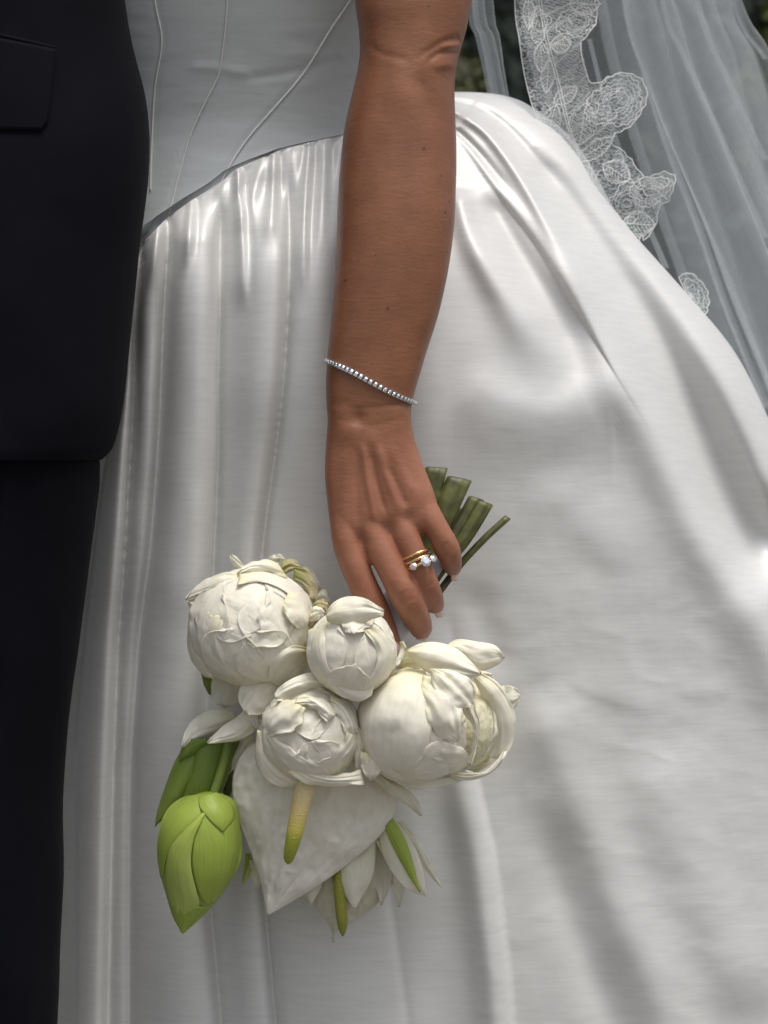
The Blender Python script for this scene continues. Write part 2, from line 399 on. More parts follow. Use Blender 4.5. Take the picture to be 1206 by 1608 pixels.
def skirt_d(X, Y):
    fr = sint(Y, [-60, 145, 230, 300, 420, 600, 800, 1100, 1608, 2740], [.17, .090, .062, .044, .026, .022, .030, .038, .050, .05])
    xc = sint(Y, [145, 300, 600, 1000, 2740], [430, 500, 640, 660, 660])
    xr = sil_x(Y); xr = np.maximum(xr, sint(Y, SIL[:, 1], SIL[:, 0], 30)*sstep(150, 230, Y)); q = np.clip((X-xc)/(xr-xc+.5), 0, .9995)
    B = sint(Y, [145, 250, 500, 900, 1600], [.07, .10, .14, .13, .13])
    d = fr + B*(1-np.sqrt(1-q**2))
    xl = np.interp(Y, [145, 480, 1000, 1608, 2740], [-40, 20, 0, -40, -200]); q = np.clip((xc-X)/(xc-xl), 0, .995)
    d = d + .16*(1-np.sqrt(1-q**2.2))
    # join to the bodice along the seam, with the gathers standing proud of it
    e = np.maximum(Y-seam_y(X), 0)*.85
    w = sstep(0, 150, e); w = w + (1-w)*sstep(640, 715, X); d = bodice_d(X, Y)*(1-w) + d*w
    mx = 1-sstep(640, 712, X)
    d = d - .011*(1-np.exp(-e/12))*mx*(1-.6*w)
    h = np.zeros(X.shape)
    f = lambda *a, **k: folds(X, Y, *a, **k)
    # left pleats
    yy = [300, 400, 500, 600, 700, 850, 1000, 1200, 1400, 1608, 2740]
    h += roll(X, Y, yy, [215, 205, 196, 190, 172, 152, 136, 118, 110, 102, 60], [225, 216, 212, 210, 205, 196, 184, 176, 172, 168, 150], [0, 0, 8, 20, 24, 26, 26, 26, 24, 22, 20], .6)
    h += roll(X, Y, yy, [226, 226, 214, 212, 207, 198, 188, 180, 176, 172, 160], [266, 262, 257, 253, 249, 238, 219, 206, 204, 204, 200], [22, 24, 24, 24, 20, 15, 9, 6, 6, 6, 6], .42, fade=(70, 1))
    h += roll(X, Y, yy, [270, 264, 258, 254, 250, 239, 220, 207, 205, 205, 205], [344, 343, 342, 339, 341, 335, 326, 318, 326, 345, 380], [26, 34, 37, 36, 36, 36, 34, 32, 30, 28, 26], .5, fade=(80, 1))
    h += roll(X, Y, [280]+yy[1:], [346, 346, 345, 342, 343, 338, 330, 322, 330, 350, 385], [452, 454, 451, 444, 432, 410, 400, 400, 412, 430, 470], [18, 26, 28, 28, 26, 22, 18, 16, 16, 16, 16], .70, fade=(80, 1))
    h += roll(X, Y, [240]+yy[1:], [456, 456, 453, 447, 436, 414, 404, 404, 416, 436, 480], [540, 532, 526, 528, 540, 570, 590, 600, 610, 640, 700], [14, 18, 19, 18, 16, 12, 10, 10, 12, 14, 16], .42, fade=(80, 1))
    for pl, a_ in (([(300, 300), (296, 380), (290, 440)], 8), ([(372, 260), (378, 350), (380, 420), (378, 500)], 10), ([(430, 220), (428, 320), (424, 400)], 9), ([(486, 205), (480, 300), (476, 380), (476, 480)], 9), ([(512, 195), (508, 300), (506, 400)], 7), ([(250, 330), (244, 400), (238, 470)], 7)):
        h += f(pl, [a_, a_, a_*.3], [4, 8, 14], [5, 9, 14], fade=(0, 60)) - f([(x+11, y) for x, y in pl], [a_, a_*.6, 0], [4, 7], [4, 8], fade=(0, 60))
    h = h*(1 + .75*(1-sstep(520, 640, X)))
    # gather puckers under the seam
    s = (X*.92 + e*.18)/13.5
    nz = vnoise(np.stack([s, e/110, 0*s], -1), 5); nz2 = vnoise(np.stack([s*2.1, e/60, 0*s+4], -1), 9)
    mask = mx
    h += mask*(9*nz*np.exp(-e/55)*sstep(0, 7, e) + 5*nz2*np.exp(-e/22)*sstep(0, 5, e))
    h += f([(416, 232), (408, 262), (398, 300), (382, 340), (372, 372)], [10, 13, 5], [5, 9, 12], [6, 11, 14], fade=(0, 40))
    h += f([(404, 232), (395, 262), (380, 300), (366, 335)], [-8, -9, -3], 7, 10, fade=(0, 40))
    # right side: long diagonal folds out of the hip
    h += step(X, Y, [(1075, 790), (1020, 678), (968, 592), (920, 512), (881, 446), (836, 375), (776, 298), (730, 232), (700, 200)], [0, 1, 4, 8, 10, 10, 9, 8], 18, 55, fade=(330, 12))
    h += f([(820, 340), (880, 440), (930, 520), (975, 600), (1030, 690), (1088, 812), (1153, 912), (1206, 1005), (1300, 1180)], [4, 11, 17, 21, 23, 23, 21], [30, 44, 60], [22, 30, 38], fade=(120, 140))
    h += f([(900, 400), (960, 500), (1020, 590), (1090, 720), (1150, 850), (1215, 960)], [-2, -6, -8, -8], [40, 60], [40, 60], fade=(100, 100))
    h += f([(700, 168), (735, 186), (770, 214), (818, 280), (860, 352), (905, 430), (960, 530)], [12, 14, 12, 9, 4], [8, 12, 26], [7, 10, 22], fade=(10, 100))
    h += f([(700, 158), (745, 168), (790, 196), (840, 250), (890, 320)], [-8, -9, -7, -2], [6, 8, 14], [7, 9, 16], fade=(8, 80))
    h += f([(712, 200), (745, 232), (782, 278), (836, 350)], [-8, -8, -5, -1], [5, 8, 14], [5, 7, 12], fade=(8, 90))
    h += f([(760, 150), (810, 168), (860, 215), (910, 275), (965, 340), (1055, 448), (1125, 552), (1185, 680), (1240, 840)], [6, 9, 12, 18, 22, 26, 28, 28], [20, 34, 50], 36, fade=(30, 100))
    h += f([(830, 230), (880, 300), (945, 395), (1015, 505), (1090, 645), (1160, 795), (1230, 940)], [-8, -20, -32, -42, -44, -38], [20, 34, 50], [20, 36, 50], fade=(60, 100))
    h += f([(716, 290), (738, 370), (782, 450), (840, 540), (900, 610)], [12, 16, 13, 6], [14, 26, 60], [14, 28, 60], fade=(30, 150))
    h += f([(760, 300), (806, 380), (856, 460), (905, 545), (950, 640)], [-9, -14, -14, -8], [14, 26, 44], [14, 26, 44], fade=(40, 140))
    h += f([(700, 590), (800, 640), (870, 650), (960, 620), (1030, 640)], [4, 9, 9, 4], 70, 42, fade=(60, 90))
    h += f([(840, 730), (890, 790), (950, 850), (1020, 900)], [3, 5, 3], 40, 50, fade=(70, 90))
    # lower right
    h += step(X, Y, [(704, 960), (716, 1060), (736, 1150), (755, 1250), (776, 1345), (790, 1450), (806, 1608), (850, 2200)], [6, 14, 24, 26, 26, 26], 26, 30, fade=(60, 200))
    h += f([(735, 900), (760, 980), (790, 1080)], [-5, -6, -3], 30, 30)
    h += f([(840, 1070), (880, 1180), (930, 1320), (985, 1460), (1050, 1608), (1200, 2200)], [10, 14, 16, 18, 18], 50, 56, fade=(90, 200))
    h += f([(850, 1250), (890, 1400), (950, 1560), (1040, 1800)], [-8, -12, -12], 34, 46, fade=(110, 200))
    h += f([(1010, 1150), (1060, 1300), (1120, 1450), (1200, 1608)], [8, 11, 11], 56, 66, fade=(110, 100))
    h += f([(895, 1062), (930, 1085), (990, 1105), (1040, 1120)], [1.0, 1.5, .6], 12, 26, fade=(20, 40))
    h += f([(1050, 1082), (1110, 1090), (1170, 1070)], [.8, 1.2, .6], 12, 20, fade=(25, 30))
    h = h*(1 + .5*sstep(640, 760, X))
    # soft random buckling
    q = np.stack([X/150, Y/260, 0*X], -1); h += 4.5*fbm(q, 3, 3)*sstep(20, 160, e)
    q = np.stack([X/26 + .4*Y/60, Y/30, 0*X], -1); h += .26*fbm(q, 8, 2)*sstep(500, 900, X)
    q = np.stack([X/70 + .5*Y/80, Y/58 - .3*X/80, 0*X+3], -1); h += .5*(1-2*np.abs(fbm(q, 12, 2)))*sstep(640, 800, X)*sstep(760, 1000, Y)
    D = d - h*S; near = (1-sstep(40, 90, e))*mx      # the gathers are sewn on over the bodice's edge
    return D*(1-near) + np.minimum(D, bodice_d(X, Y) - .0022)*near

xs = np.r_[np.linspace(-60, 120, 40), np.linspace(121.7, 600, 282), np.linspace(602, 1210, 290), np.linspace(1216, 1600, 36)]
def top_y(x): return np.where(x < 712, seam_y(x), np.interp(x, SIL[:, 0], SIL[:, 1]))
ty = top_y(xs)
v_ = np.linspace(0, 1, 600); v_ = np.r_[0, .0006, .0013, v_[1:]**1.12]
Yf = ty[None] + (np.maximum(1640, ty+20) - ty)[None]*v_[:, None]
ext = np.linspace(0, 1, 50)[1:, None]; Yx = Yf[-1][None] + (2745-Yf[-1])[None]*ext
Y = np.concatenate([Yf, Yx]); X = np.repeat(xs[None], len(Y), 0)
Dk = skirt_d(X, Y)
kx = np.exp(-(np.arange(-6, 7)/1.6)**2/2); kx /= kx.sum()
for ax_, kk in ((1, kx), (0, np.array([.25, .5, .25]))):     # cloth does not crease sharper than its own thickness allows
    h_ = len(kk)//2; Pd = np.pad(Dk, [(h_, h_), (0, 0)] if ax_ == 0 else [(0, 0), (h_, h_)], 'edge')
    Ds = sum(kk[i]*(Pd[i:i+Dk.shape[0]] if ax_ == 0 else Pd[:, i:i+Dk.shape[1]]) for i in range(len(kk)))
    wk = 1 if ax_ == 0 else sstep(0, 14, Y-ty[None])*(1-sstep(1190, 1240, X)); Dk = Dk*(1-wk) + Ds*wk
front = PX(X, Y, Dk)
# round the back
ys = np.r_[np.linspace(144.6, 170, 22), np.linspace(172, 1630, 260), np.linspace(1645, 2745, 60)]
XL = np.where(ys < 505, seam_x(ys), -60.0); XR = sil_x(ys)
ph = np.linspace(0, np.pi, 60)
xm = (XL+XR)[:, None]/2; am = (XR-XL)[:, None]/2; dr = skirt_d(XR[:, None], ys[:, None]); dl = skirt_d(XL[:, None], ys[:, None]+.5); w = (1-np.cos(ph))[None]/2
XB = xm + am*np.cos(ph)[None]; DB = dr*(1-w) + dl*w + np.interp(ys, [145, 300, 800, 2740], [.01, .12, .22, .45])[:, None]*np.sin(ph)[None]
kr = S*(1+dr/D0)
back = np.stack([(XB-603)*kr, DB, Z0 + (804-ys)[:, None]*(kr*(1-w) + S*(1+dl/D0)*w)], -1)
def join_grids(name, gs):
    V = np.concatenate([g.reshape(-1, 3) for g in gs]); F = []; o = 0
    for g in gs:
        n, m = g.shape[:2]; idx = np.arange(n*m).reshape(n, m) + o; o += n*m
        F.append(np.stack([idx[:-1, :-1], idx[1:, :-1], idx[1:, 1:], idx[:-1, 1:]], -1).reshape(-1, 4))
    F = np.concatenate(F); me = bpy.data.meshes.new(name); me.vertices.add(len(V)); me.vertices.foreach_set('co', V.reshape(-1).astype(np.float32))
    me.loops.add(F.size); me.loops.foreach_set('vertex_index', F.reshape(-1).astype(np.int32)); me.polygons.add(len(F))
    me.polygons.foreach_set('loop_start', np.arange(0, F.size, 4, dtype=np.int32)); me.polygons.foreach_set('loop_total', np.full(len(F), 4, np.int32))
    me.update(calc_edges=True); me.shade_smooth(); return me

bride = empty('person', P(640, 804, .12)*1.0 - Vector((0, 0, Z0)), label='woman in ivory satin ball gown and lace veil holding white flowers, tanned bare arm hanging', cat='person')
skirt = link('skirt', join_grids('skirt', [front, back]), M_SATIN, bride)

# bodice: closed torso form, fine in front
yb = np.linspace(-420, 520, 260); th = np.linspace(-np.pi*.97, np.pi*.97, 361)
def bod_pt(thv, yv):
    a = np.interp(yv, [-400, -50, 120, 300, 500], [350, 325, 318, 345, 380])
    x = 330 + a*np.sin(thv); fr = sint(yv, [-400, -100, 60, 200, 480], [.000, .012, .036, .056, .050])
    return x, fr + .10*(1-np.cos(thv))
TH, YB = np.meshgrid(th, yb); bx, bd = bod_pt(TH, YB)
wr = folds(bx, YB, [(430, 150), (500, 128), (590, 105)], 1.1, 9, 12, fade=(40, 10)) + folds(bx, YB, [(440, 60), (510, 70), (580, 62)], -1, 12, 12, fade=(30, 10)) \
   + folds(bx, YB, [(380, 125), (460, 112), (540, 90)], -1.6, 7, 7, fade=(30, 10)) + folds(bx, YB, [(290, 105), (340, 108), (400, 118)], 1.6, 6, 8, fade=(20, 20))
for pl in ([(243, -60), (243, 0), (254, 65), (243, 140), (238, 230)], [(357, -60), (357, 0), (352, 60), (345, 110), (338, 130), (320, 165), (300, 210), (285, 260), (272, 310), (265, 345)],
           [(585, -60), (550, 0), (520, 45), (490, 95), (465, 130), (430, 170), (395, 210), (370, 245), (345, 290)]):
    wr = wr - folds(bx, YB, pl, 1.8, 4, fade=(0, 0))
wr = wr + .5*fbm(np.stack([bx/90, YB/26, 0*bx], -1), 21, 3)*np.where(np.abs(TH) < 1.5, 1, 0)
bd = bd + .07*sstep(14, 90, YB-seam_y(bx))*np.where(np.abs(TH) < 1.6, 1, 0)
GB = PX(bx, YB, bd - wr*S)
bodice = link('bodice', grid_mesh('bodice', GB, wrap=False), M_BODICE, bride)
for pl in ([(243, -60), (243, 0), (254, 65), (243, 140), (238, 230), (236, 300)], [(357, -60), (357, 0), (352, 60), (345, 110), (338, 130), (320, 165), (300, 210), (285, 260), (272, 310), (263, 345)],
           [(585, -60), (550, 0), (520, 45), (490, 95), (465, 130), (430, 170), (395, 210), (370, 245), (345, 290)]):
    c = catmull(pl, 70); d = bodice_d(c[:, 0], c[:, 1]) - .0003
    mb = MB().tube(PX(c[:, 0], c[:, 1], d), .00056, 8)
    mb.build('piping', M_PIPING, bodice)

# ------------------------------------------------------------------ arm and hand: one continuous skin
def cross_loft(mb, rows, n=56, e=2.2):
    r = catmull([(a[0], a[1], a[2], a[3], a[4], a[5]) for a in rows], len(rows)*5); rings = []
    for Lx, Ly, Rx, Ry, dc, th_ in r:
        t = np.linspace(0, 2*np.pi, n, endpoint=False); c, s = np.cos(t), np.sin(t)
        cc = np.sign(c)*np.abs(c)**(2/e); ss = np.sign(s)*np.abs(s)**(2/e)
        rings.append(PX((Lx+Rx)/2 + (Rx-Lx)/2*cc, (Ly+Ry)/2 + (Ry-Ly)/2*cc, dc + th_*ss))
    mb.ring_loft(rings)
HD = -.034
arm = MB()
cross_loft(arm, [(590, -640, 800, -640, .015, .040), (575, -420, 790, -420, .012, .042), (562, -200, 770, -200, .006, .040), (557, -60, 748, -60, .002, .037), (557, 0, 741, 0, 0, .036), (563, 45, 733, 45, 0, .036), (565, 80, 723, 80, -.002, .035), (561, 112, 716, 112, -.004, .034),
                 (552, 150, 714, 150, -.006, .034), (541, 200, 716, 200, -.008, .034), (535, 250, 717, 250, -.010, .034), (531, 300, 716, 300, -.013, .034),
                 (529, 350, 714, 350, -.016, .033), (527, 400, 708, 400, -.019, .031), (524, 450, 699, 450, -.022, .029), (520, 500, 687, 500, -.025, .0265),
                 (515, 550, 671, 550, -.028, .0235), (512, 590, 659, 590, -.030, .0215), (512, 625, 649, 625, -.031, .0200), (514, 655, 645, 652, -.032, .0185), (516, 680, 648, 672, -.033, .017)])
cross_loft(arm, [(515, 640, 645, 640, -.032, .0185), (514, 670, 647, 668, -.033, .0175), (511, 710, 655, 702, HD, .0165), (510, 750, 668, 738, HD, .0155), (514, 790, 680, 768, HD, .0152),
                 (518, 825, 688, 795, HD-.0005, .0142), (522, 852, 694, 818, HD, .0118), (534, 870, 690, 836, HD+.002, .0070)], e=2.6)
def finger(pts, n=22):
    c = catmull(pts, 44)
    P3 = [PX(a, b, d) for a, b, d, r in c]; rr = [r*S for *_, r in c]
    # rounded end
    t = Vector(P3[-1]) - Vector(P3[-3]); t.normalize(); r0 = rr[-1]
    for k in range(1, 7):
        a = k/6*math.pi/2*.97; P3.append(np.array(Vector(P3[43]) + t*r0*math.sin(a)*1.05)); rr.append(r0*math.cos(a)+1e-5)
    arm.tube(P3, rr, n)
#             x    y    d      r
finger([(545, 700, HD+.001, 17), (541, 780, HD-.001, 22), (546, 845, HD-.003, 25), (562, 900, HD-.005, 22.5), (587, 952, HD-.002, 21.5), (606, 990, HD+.003, 17.5), (618, 1013, HD+.007, 13.5)])
finger([(568, 695, HD+.001, 17), (577, 770, HD-.002, 22), (587, 835, HD-.005, 25), (612, 890, HD-.010, 21.5), (638, 938, HD-.009, 24), (656, 974, HD+.004, 20.5), (661, 986, HD+.015, 18)])
finger([(590, 690, HD+.001, 17), (610, 755, HD-.001, 21.5), (623, 812, HD-.004, 24.5), (648, 868, HD-.007, 20.5), (665, 910, HD-.004, 21), (678, 938, HD+.006, 18), (683, 949, HD+.017, 15)])
finger([(612, 690, HD+.001, 17), (636, 735, HD+.000, 21), (656, 785, HD-.001, 24.5), (684, 828, HD-.004, 19.5), (702, 862, HD-.001, 20), (709, 884, HD+.009, 16.5), (711, 892, HD+.017, 13.5)])
finger([(545, 690, HD+.010, 26), (550, 760, HD+.022, 28), (575, 830, HD+.030, 26), (610, 880, HD+.036, 24), (650, 915, HD+.036, 20)])
tmp = link('tmp', mesh('tmp', arm.V, arm.F)); rm = tmp.modifiers.new('r', 'REMESH'); rm.mode = 'VOXEL'; rm.voxel_size = .0008
dg = bpy.context.evaluated_depsgraph_get(); me = bpy.data.meshes.new_from_object(tmp.evaluated_get(dg)); bpy.data.objects.remove(tmp)
nv = len(me.vertices); co = np.empty(nv*3, np.float32); me.vertices.foreach_get('co', co); co = co.reshape(-1, 3).astype(float)
ed = np.empty(len(me.edges)*2, np.int32); me.edges.foreach_get('vertices', ed); ed = ed.reshape(-1, 2)
deg = np.bincount(ed.ravel(), minlength=nv)[:, None]
def lap(c):
    s = np.zeros_like(c)
    for k in range(3):
        s[:, k] = np.bincount(ed[:, 0], c[ed[:, 1], k], nv) + np.bincount(ed[:, 1], c[ed[:, 0], k], nv)
    return s/np.maximum(deg, 1)
for _ in range(9):
    co = co + .55*(lap(co)-co); co = co - .5*(lap(co)-co)*.9   # Taubin: smooth without shrinking
for _ in range(8): co = co + .5*(lap(co)-co)
me.vertices.foreach_set('co', co.astype(np.float32).ravel()); me.update()
nr = np.empty(nv*3, np.float32); me.vertex_normals.foreach_get('vector', nr); nr = nr.reshape(-1, 3)
px, py, pd = unP(co); facing = sstep(-.1, .6, -nr[:, 1])
h = np.zeros(nv)
hf = lambda *a, **k: folds(px, py, *a, **k)
h += hf([(568, 690), (578, 760), (592, 832)], [3.2, 3.8, 2.5], 6, 7, fade=(25, 25))       # tendons
h += hf([(590, 690), (608, 750), (630, 812)], [2.8, 3.4, 1.5], 7, 7, fade=(25, 25))
h += hf([(545, 700), (541, 770), (541, 840)], [1.0, 1.2, 1.0], 8, 9, fade=(25, 25))
h += hf([(605, 690), (632, 740), (655, 782)], [1.2, 1.6, 1.0], 9, 9, fade=(25, 20))
h += hf([(580, 700), (592, 760), (608, 815)], [-3.0, -3.6, -2.8], 5, 5, fade=(25, 25))
h += hf([(558, 690), (560, 760), (562, 830)], [-1.2, -1.4, -1.6], 7, 7, fade=(25, 25))
h += hf([(600, 720), (622, 760), (640, 800)], [-1.6, -2.2, -2.4], 6, 6, fade=(25, 15))
g = lambda cx, cy, r, a: a*np.exp(-((px-cx)**2+(py-cy)**2)/(r*r))
h += g(545, 678, 17, 3.0) + g(563, 657, 11, -4.2) + g(585, 690, 12, 1.8) + g(655, 776, 15, 2.2) + g(543, 846, 17, 1.2) + g(590, 834, 16, 1.0) + g(626, 810, 15, .8)
h += g(568, 850, 12, -2.4) + g(610, 830, 12, -2.2) + g(643, 812, 11, -2.6)
h += hf([(520, 655), (580, 668), (640, 656)], -.55, 5, 5, fade=(20, 20)) + hf([(540, 642), (590, 640), (640, 632)], -.7, 4, 4, fade=(20, 20))
for (cx, cy, ax, ay) in ((637, 936, .9, -.43), (668, 912, .9, -.43), (700, 862, .85, -.5), (586, 952, .92, -.38)):        # knuckle creases
    for k in (-8, -4, 0, 4, 8):
        ox, oy = -ay*k, ax*k
        h += hf([(cx+ox-13*ax, cy+oy-13*ay), (cx+ox+1, cy+oy+1.5), (cx+ox+13*ax, cy+oy+13*ay)], -1.0, 1.6, 1.6, fade=(7, 7))
h += hf([(648, 96), (672, 80), (698, 66), (724, 60)], [-1, -2.4, -2.8], 6, 6, fade=(25, 5)) + hf([(664, 104), (690, 84), (722, 82)], [-1.2, -2.8, -3.0], 5, 6, fade=(20, 3)) \
   + hf([(688, 76), (706, 72), (724, 72)], [1, 2.2, 2], 6, 6, fade=(10, 3)) + hf([(676, 108), (700, 102), (720, 104)], [1, 3, 1], 7, 9, fade=(12, 3))
h += hf([(650, 110), (668, 150), (680, 230)], [-3, -3.5, -1], 14, 12, fade=(30, 60)) + hf([(612, 60), (625, 120), (635, 200)], [1, 2, 1], 25, 25)
h += hf([(570, 60), (600, 84), (650, 96)], [-.8, -1.2, -1.2], 6, 6, fade=(20, 20))
h += .5*fbm(np.stack([px/40, py/70, pd/.02], -1), 31, 2)
co = co + nr*(h*facing*S)[:, None]
co = co + .35*(lap(co)-co)
me.vertices.foreach_set('co', co.astype(np.float32).ravel()); me.update(); me.shade_smooth()
add_attr(me, 'hand', sstep(640, 760, py))
me.name = 'body'; body = link('body', me, M_SKIN, bride)
def nail(x, y, d, axis, nrm, L, W):
    a = Vector(axis).normalized(); n = Vector(nrm); n = (n-a*n.dot(a)).normalized(); b = a.cross(n); V = []
    U = np.linspace(-1, 1, 12); 
    Gn = np.zeros((12, 9, 3))
    for i, uu in enumerate(U):
        for j, vv in enumerate(np.linspace(-1, 1, 9)):
            w_ = math.sqrt(max(0, 1-max(0, abs(uu)-.45)**2/.31))
            Gn[i, j] = P(x, y, d) + a*uu*L + b*vv*W*w_ - n*(vv*vv*W*.45 + .12*uu*uu*W)
    o = link('fingernail', grid_mesh('fingernail', Gn), M_NAIL, body); solid(o, .0005)
nail(624, 1014, HD+.001, (.40, .2, -.85), (.72, -.7, .15), .0062, .0038)
nail(691, 959, HD+.015, (.30, .45, -.85), (.62, -.55, -.45), .0050, .0034)
nail(716, 902, HD+.014, (.12, .5, -.85), (.72, -.5, -.42), .0050, .0032)
nail(664, 1001, HD+.022, (.2, .8, -.5), (.3, -.3, -.9), .0055, .0044)

# ------------------------------------------------------------------ bracelet
br = empty('bracelet', P(583, 600, -.03), label='thin silver tennis bracelet of square diamonds around the wrist', cat='bracelet')
def br_pt(a, off=0):
    x = 582 + (71.5+off)*math.sin(a); y = 566 + (x-511)*.47 - 2*math.sin((x-511)/143*2*math.pi) + (0 if math.cos(a) > 0 else 0)
    d = -.0298 - (.0236+off*S)*math.cos(a)
    return P(x, y, d)
NB = 58; mbs = MB(); gem = None
def gem_mesh(r, n=8, name='stone'):
    V = []; F = []
    for (rr, z) in ((.55, .42), (1, .08), (1, -.02)):
        for j in range(n): V.append((rr*r*math.cos(2*math.pi*(j+(.5 if rr < 1 else 0))/n), rr*r*math.sin(2*math.pi*(j+(.5 if rr < 1 else 0))/n), z*r))
    V.append((0, 0, -.8*r)); F.append(tuple(range(n)))
    for j in range(n):
        k = (j+1) % n
        F += [(j, n+j, n+k), (j, n+k, k), (n+j, 2*n+j, 2*n+k, n+k), (2*n+j, 3*n, 2*n+k)]
    return mesh(name, V, F, False)
gm_ = gem_mesh(.00118, 8); gm_.materials.append(M_GEM)
for i in range(NB):
    a = 2*math.pi*i/NB; p = br_pt(a); t = (br_pt(a+.02)-br_pt(a-.02)).normalized(); nn = (br_pt(a, 3)-p).normalized(); nn = (nn-t*nn.dot(t)).normalized(); b = t.cross(nn)
    M = Matrix((t, b, nn)).transposed()
    mbs.box(p - nn*.0007, (.00118, .00165, .0008), M)
    for sx in (-1, 1):
        for sy in (-1, 1): mbs.box(p + t*sx*.0011 + b*sy*.0014 + nn*.0001, (.00028, .00028, .0008), M)
    o = bpy.data.objects.new('stone', gm_); col.objects.link(o); o.parent = br
    o.matrix_parent_inverse = Matrix.Translation(-PW[br.name]); o.matrix_basis = Matrix.Translation(p + nn*.0002) @ M.to_4x4() @ Matrix.Rotation(random.Random(i).uniform(0, .8), 4, 'Z')
mbs.build('setting', M_SILVER, br, smooth=False)

# ------------------------------------------------------------------ rings on the ring finger
def ring_on(cx, cy, d, axis, rad, tube, mat, name, **kw):
    ax = Vector(axis).normalized(); u_ = ax.cross(Vector((0, 1, 0))).normalized(); v_ = ax.cross(u_); c = P(cx, cy, d); r = rad*S
    mb = MB(); n, m = 64, 10; rings = []
    for i in range(n+1):
        a = 2*math.pi*i/n; e = u_*math.cos(a)+v_*math.sin(a)
        rings.append([c + e*(r + tube*math.cos(2*math.pi*j/m)) + ax*tube*1.05*math.sin(2*math.pi*j/m) for j in range(m)])
    mb.ring_loft(rings, caps=False)
    return c, u_, v_, ax, r, mb
AX = (.40, -.10, -.93)
for k, (cx, cy) in enumerate(((652, 872), (655, 880))):
    root = empty('ring', P(cx, cy, HD-.008), label=('plain gold band on the ring finger, nearest the knuckle' if k == 0 else 'second plain gold band, between the upper band and the diamond ring'), cat='ring', group='gold rings on the ring finger')
    c, u_, v_, ax, r, mb = ring_on(cx, cy, HD-.0068, AX, 22.8, .00085, M_GOLD, 'band'); mb.build('band', M_GOLD, root)
root = empty('ring', P(659, 889, HD-.008), label='gold engagement ring with three round diamonds, nearest the fingertip', cat='ring', group='gold rings on the ring finger')
c, u_, v_, ax, r, mb = ring_on(658, 888, HD-.0064, AX, 22.6, .0009, M_GOLD, 'band'); mb.build('band', M_GOLD, root)
def on_ring(dx, push):
    # direction on ring whose picture x offset is dx (front side)
    best = None
    for i in range(360):
        a = math.radians(i); e = u_*math.cos(a)+v_*math.sin(a)
        if e.y > -.05: continue
        q = abs(e.x*r/S - dx)
        if best is None or q < best[0]: best = (q, e)
    e = best[1]; return c + e*(r+push), e
for dx, rad, push in ((7, .0034, .0036), (-7, .0023, .0028), (16, .0023, .0028)):
    p, e = on_ring(dx, push); zq = e.to_track_quat('Z', 'Y').to_matrix()
    g_ = gem_mesh(rad, 10); g_.materials.append(M_GEM); o = bpy.data.objects.new('stone', g_); col.objects.link(o); o.parent = root
    o.matrix_parent_inverse = Matrix.Translation(-PW[root.name]); o.matrix_basis = Matrix.Translation(p) @ zq.to_4x4()
    pr = MB()
    for j in range(6):
        a = j*math.pi/3; e2 = zq @ Vector((math.cos(a), math.sin(a), 0)); pr.tube([p - e*rad*.95 + e2*rad*.35, p + e2*rad*.95 - e*rad*.1, p + e2*rad*.92 + e*rad*.30], .00028, 6)
    pr.build('prong', M_SILVER, o) if False else pr.build('setting', M_SILVER, root)

# ------------------------------------------------------------------ groom
groom = empty('person', (-.31, .0, 0), label='man in a near black navy suit jacket and trousers at the left edge', cat='person')
def suit_rows(rows, n=160, e=2.3):
    r = catmull(rows, len(rows)*10); rings = []
    for Lx, Rx, y, fr, b in r:
        t = np.linspace(0, 2*np.pi, n, endpoint=False); c, s = np.cos(t), np.sin(t)
        cc = np.sign(c)*np.abs(c)**(2/e); ss = np.sign(s)*np.abs(s)**(2/e)
        rings.append(PX((Lx+Rx)/2 + (Rx-Lx)/2*cc, y + 0*c, fr + b - b*ss))
    return np.array(rings)
jr = suit_rows([(-700, 170, -560, -.10, .11), (-670, 175, -300, -.09, .11), (-640, 186, -80, -.085, .105), (-630, 196, 0, -.085, .105), (-625, 208, 70, -.085, .105), (-625, 228, 150, -.087, .105), (-625, 235, 215, -.09, .105), (-628, 232, 290, -.092, .105), (-630, 220, 380, -.094, .107),
                (-635, 212, 460, -.096, .108), (-640, 203, 550, -.098, .108), (-645, 193, 640, -.10, .108), (-645, 178, 700, -.10, .106), (-640, 160, 722, -.10, .103)])
jx, jy, jd = unP(jr)
jr[..., 1] += .0035*fbm(np.stack([jx/160, jy/220, jd*0], -1), 41, 3)*0.8
# open bottom: fold the hem inward
hem = jr[-1].copy(); c0 = hem.mean(0); inner = c0 + (hem-c0)*.97; inner2 = inner.copy(); inner2[:, 2] += .05; inner[:, 2] -= .0004
jr = np.concatenate([jr, inner[None], inner2[None]])
jacket = link('jacket', grid_mesh('jacket', jr, wrap=True), M_SUIT, groom)
tr = suit_rows([(-560, 150, 640, -.085, .09), (-560, 158, 735, -.085, .09), (-560, 152, 800, -.084, .09), (-550, 138, 900, -.082, .088), (-545, 124, 1010, -.08, .086), (-540, 106, 1150, -.078, .084),
                (-535, 98, 1260, -.076, .082), (-530, 99, 1380, -.074, .08), (-520, 94, 1500, -.072, .078), (-520, 90, 1620, -.07, .076), (-500, 60, 2200, -.06, .07), (-490, 40, 2700, -.05, .07)])
tx, ty, td = unP(tr); tr[..., 1] += .005*fbm(np.stack([tx/90, ty/330, td*0], -1), 43, 3) + .010*folds(tx, ty, [(-170, 700), (-180, 1200), (-190, 2700)], 1, 30, fade=(60, 0))
link('trousers', grid_mesh('trousers', tr, wrap=True), M_TROUSER, groom)
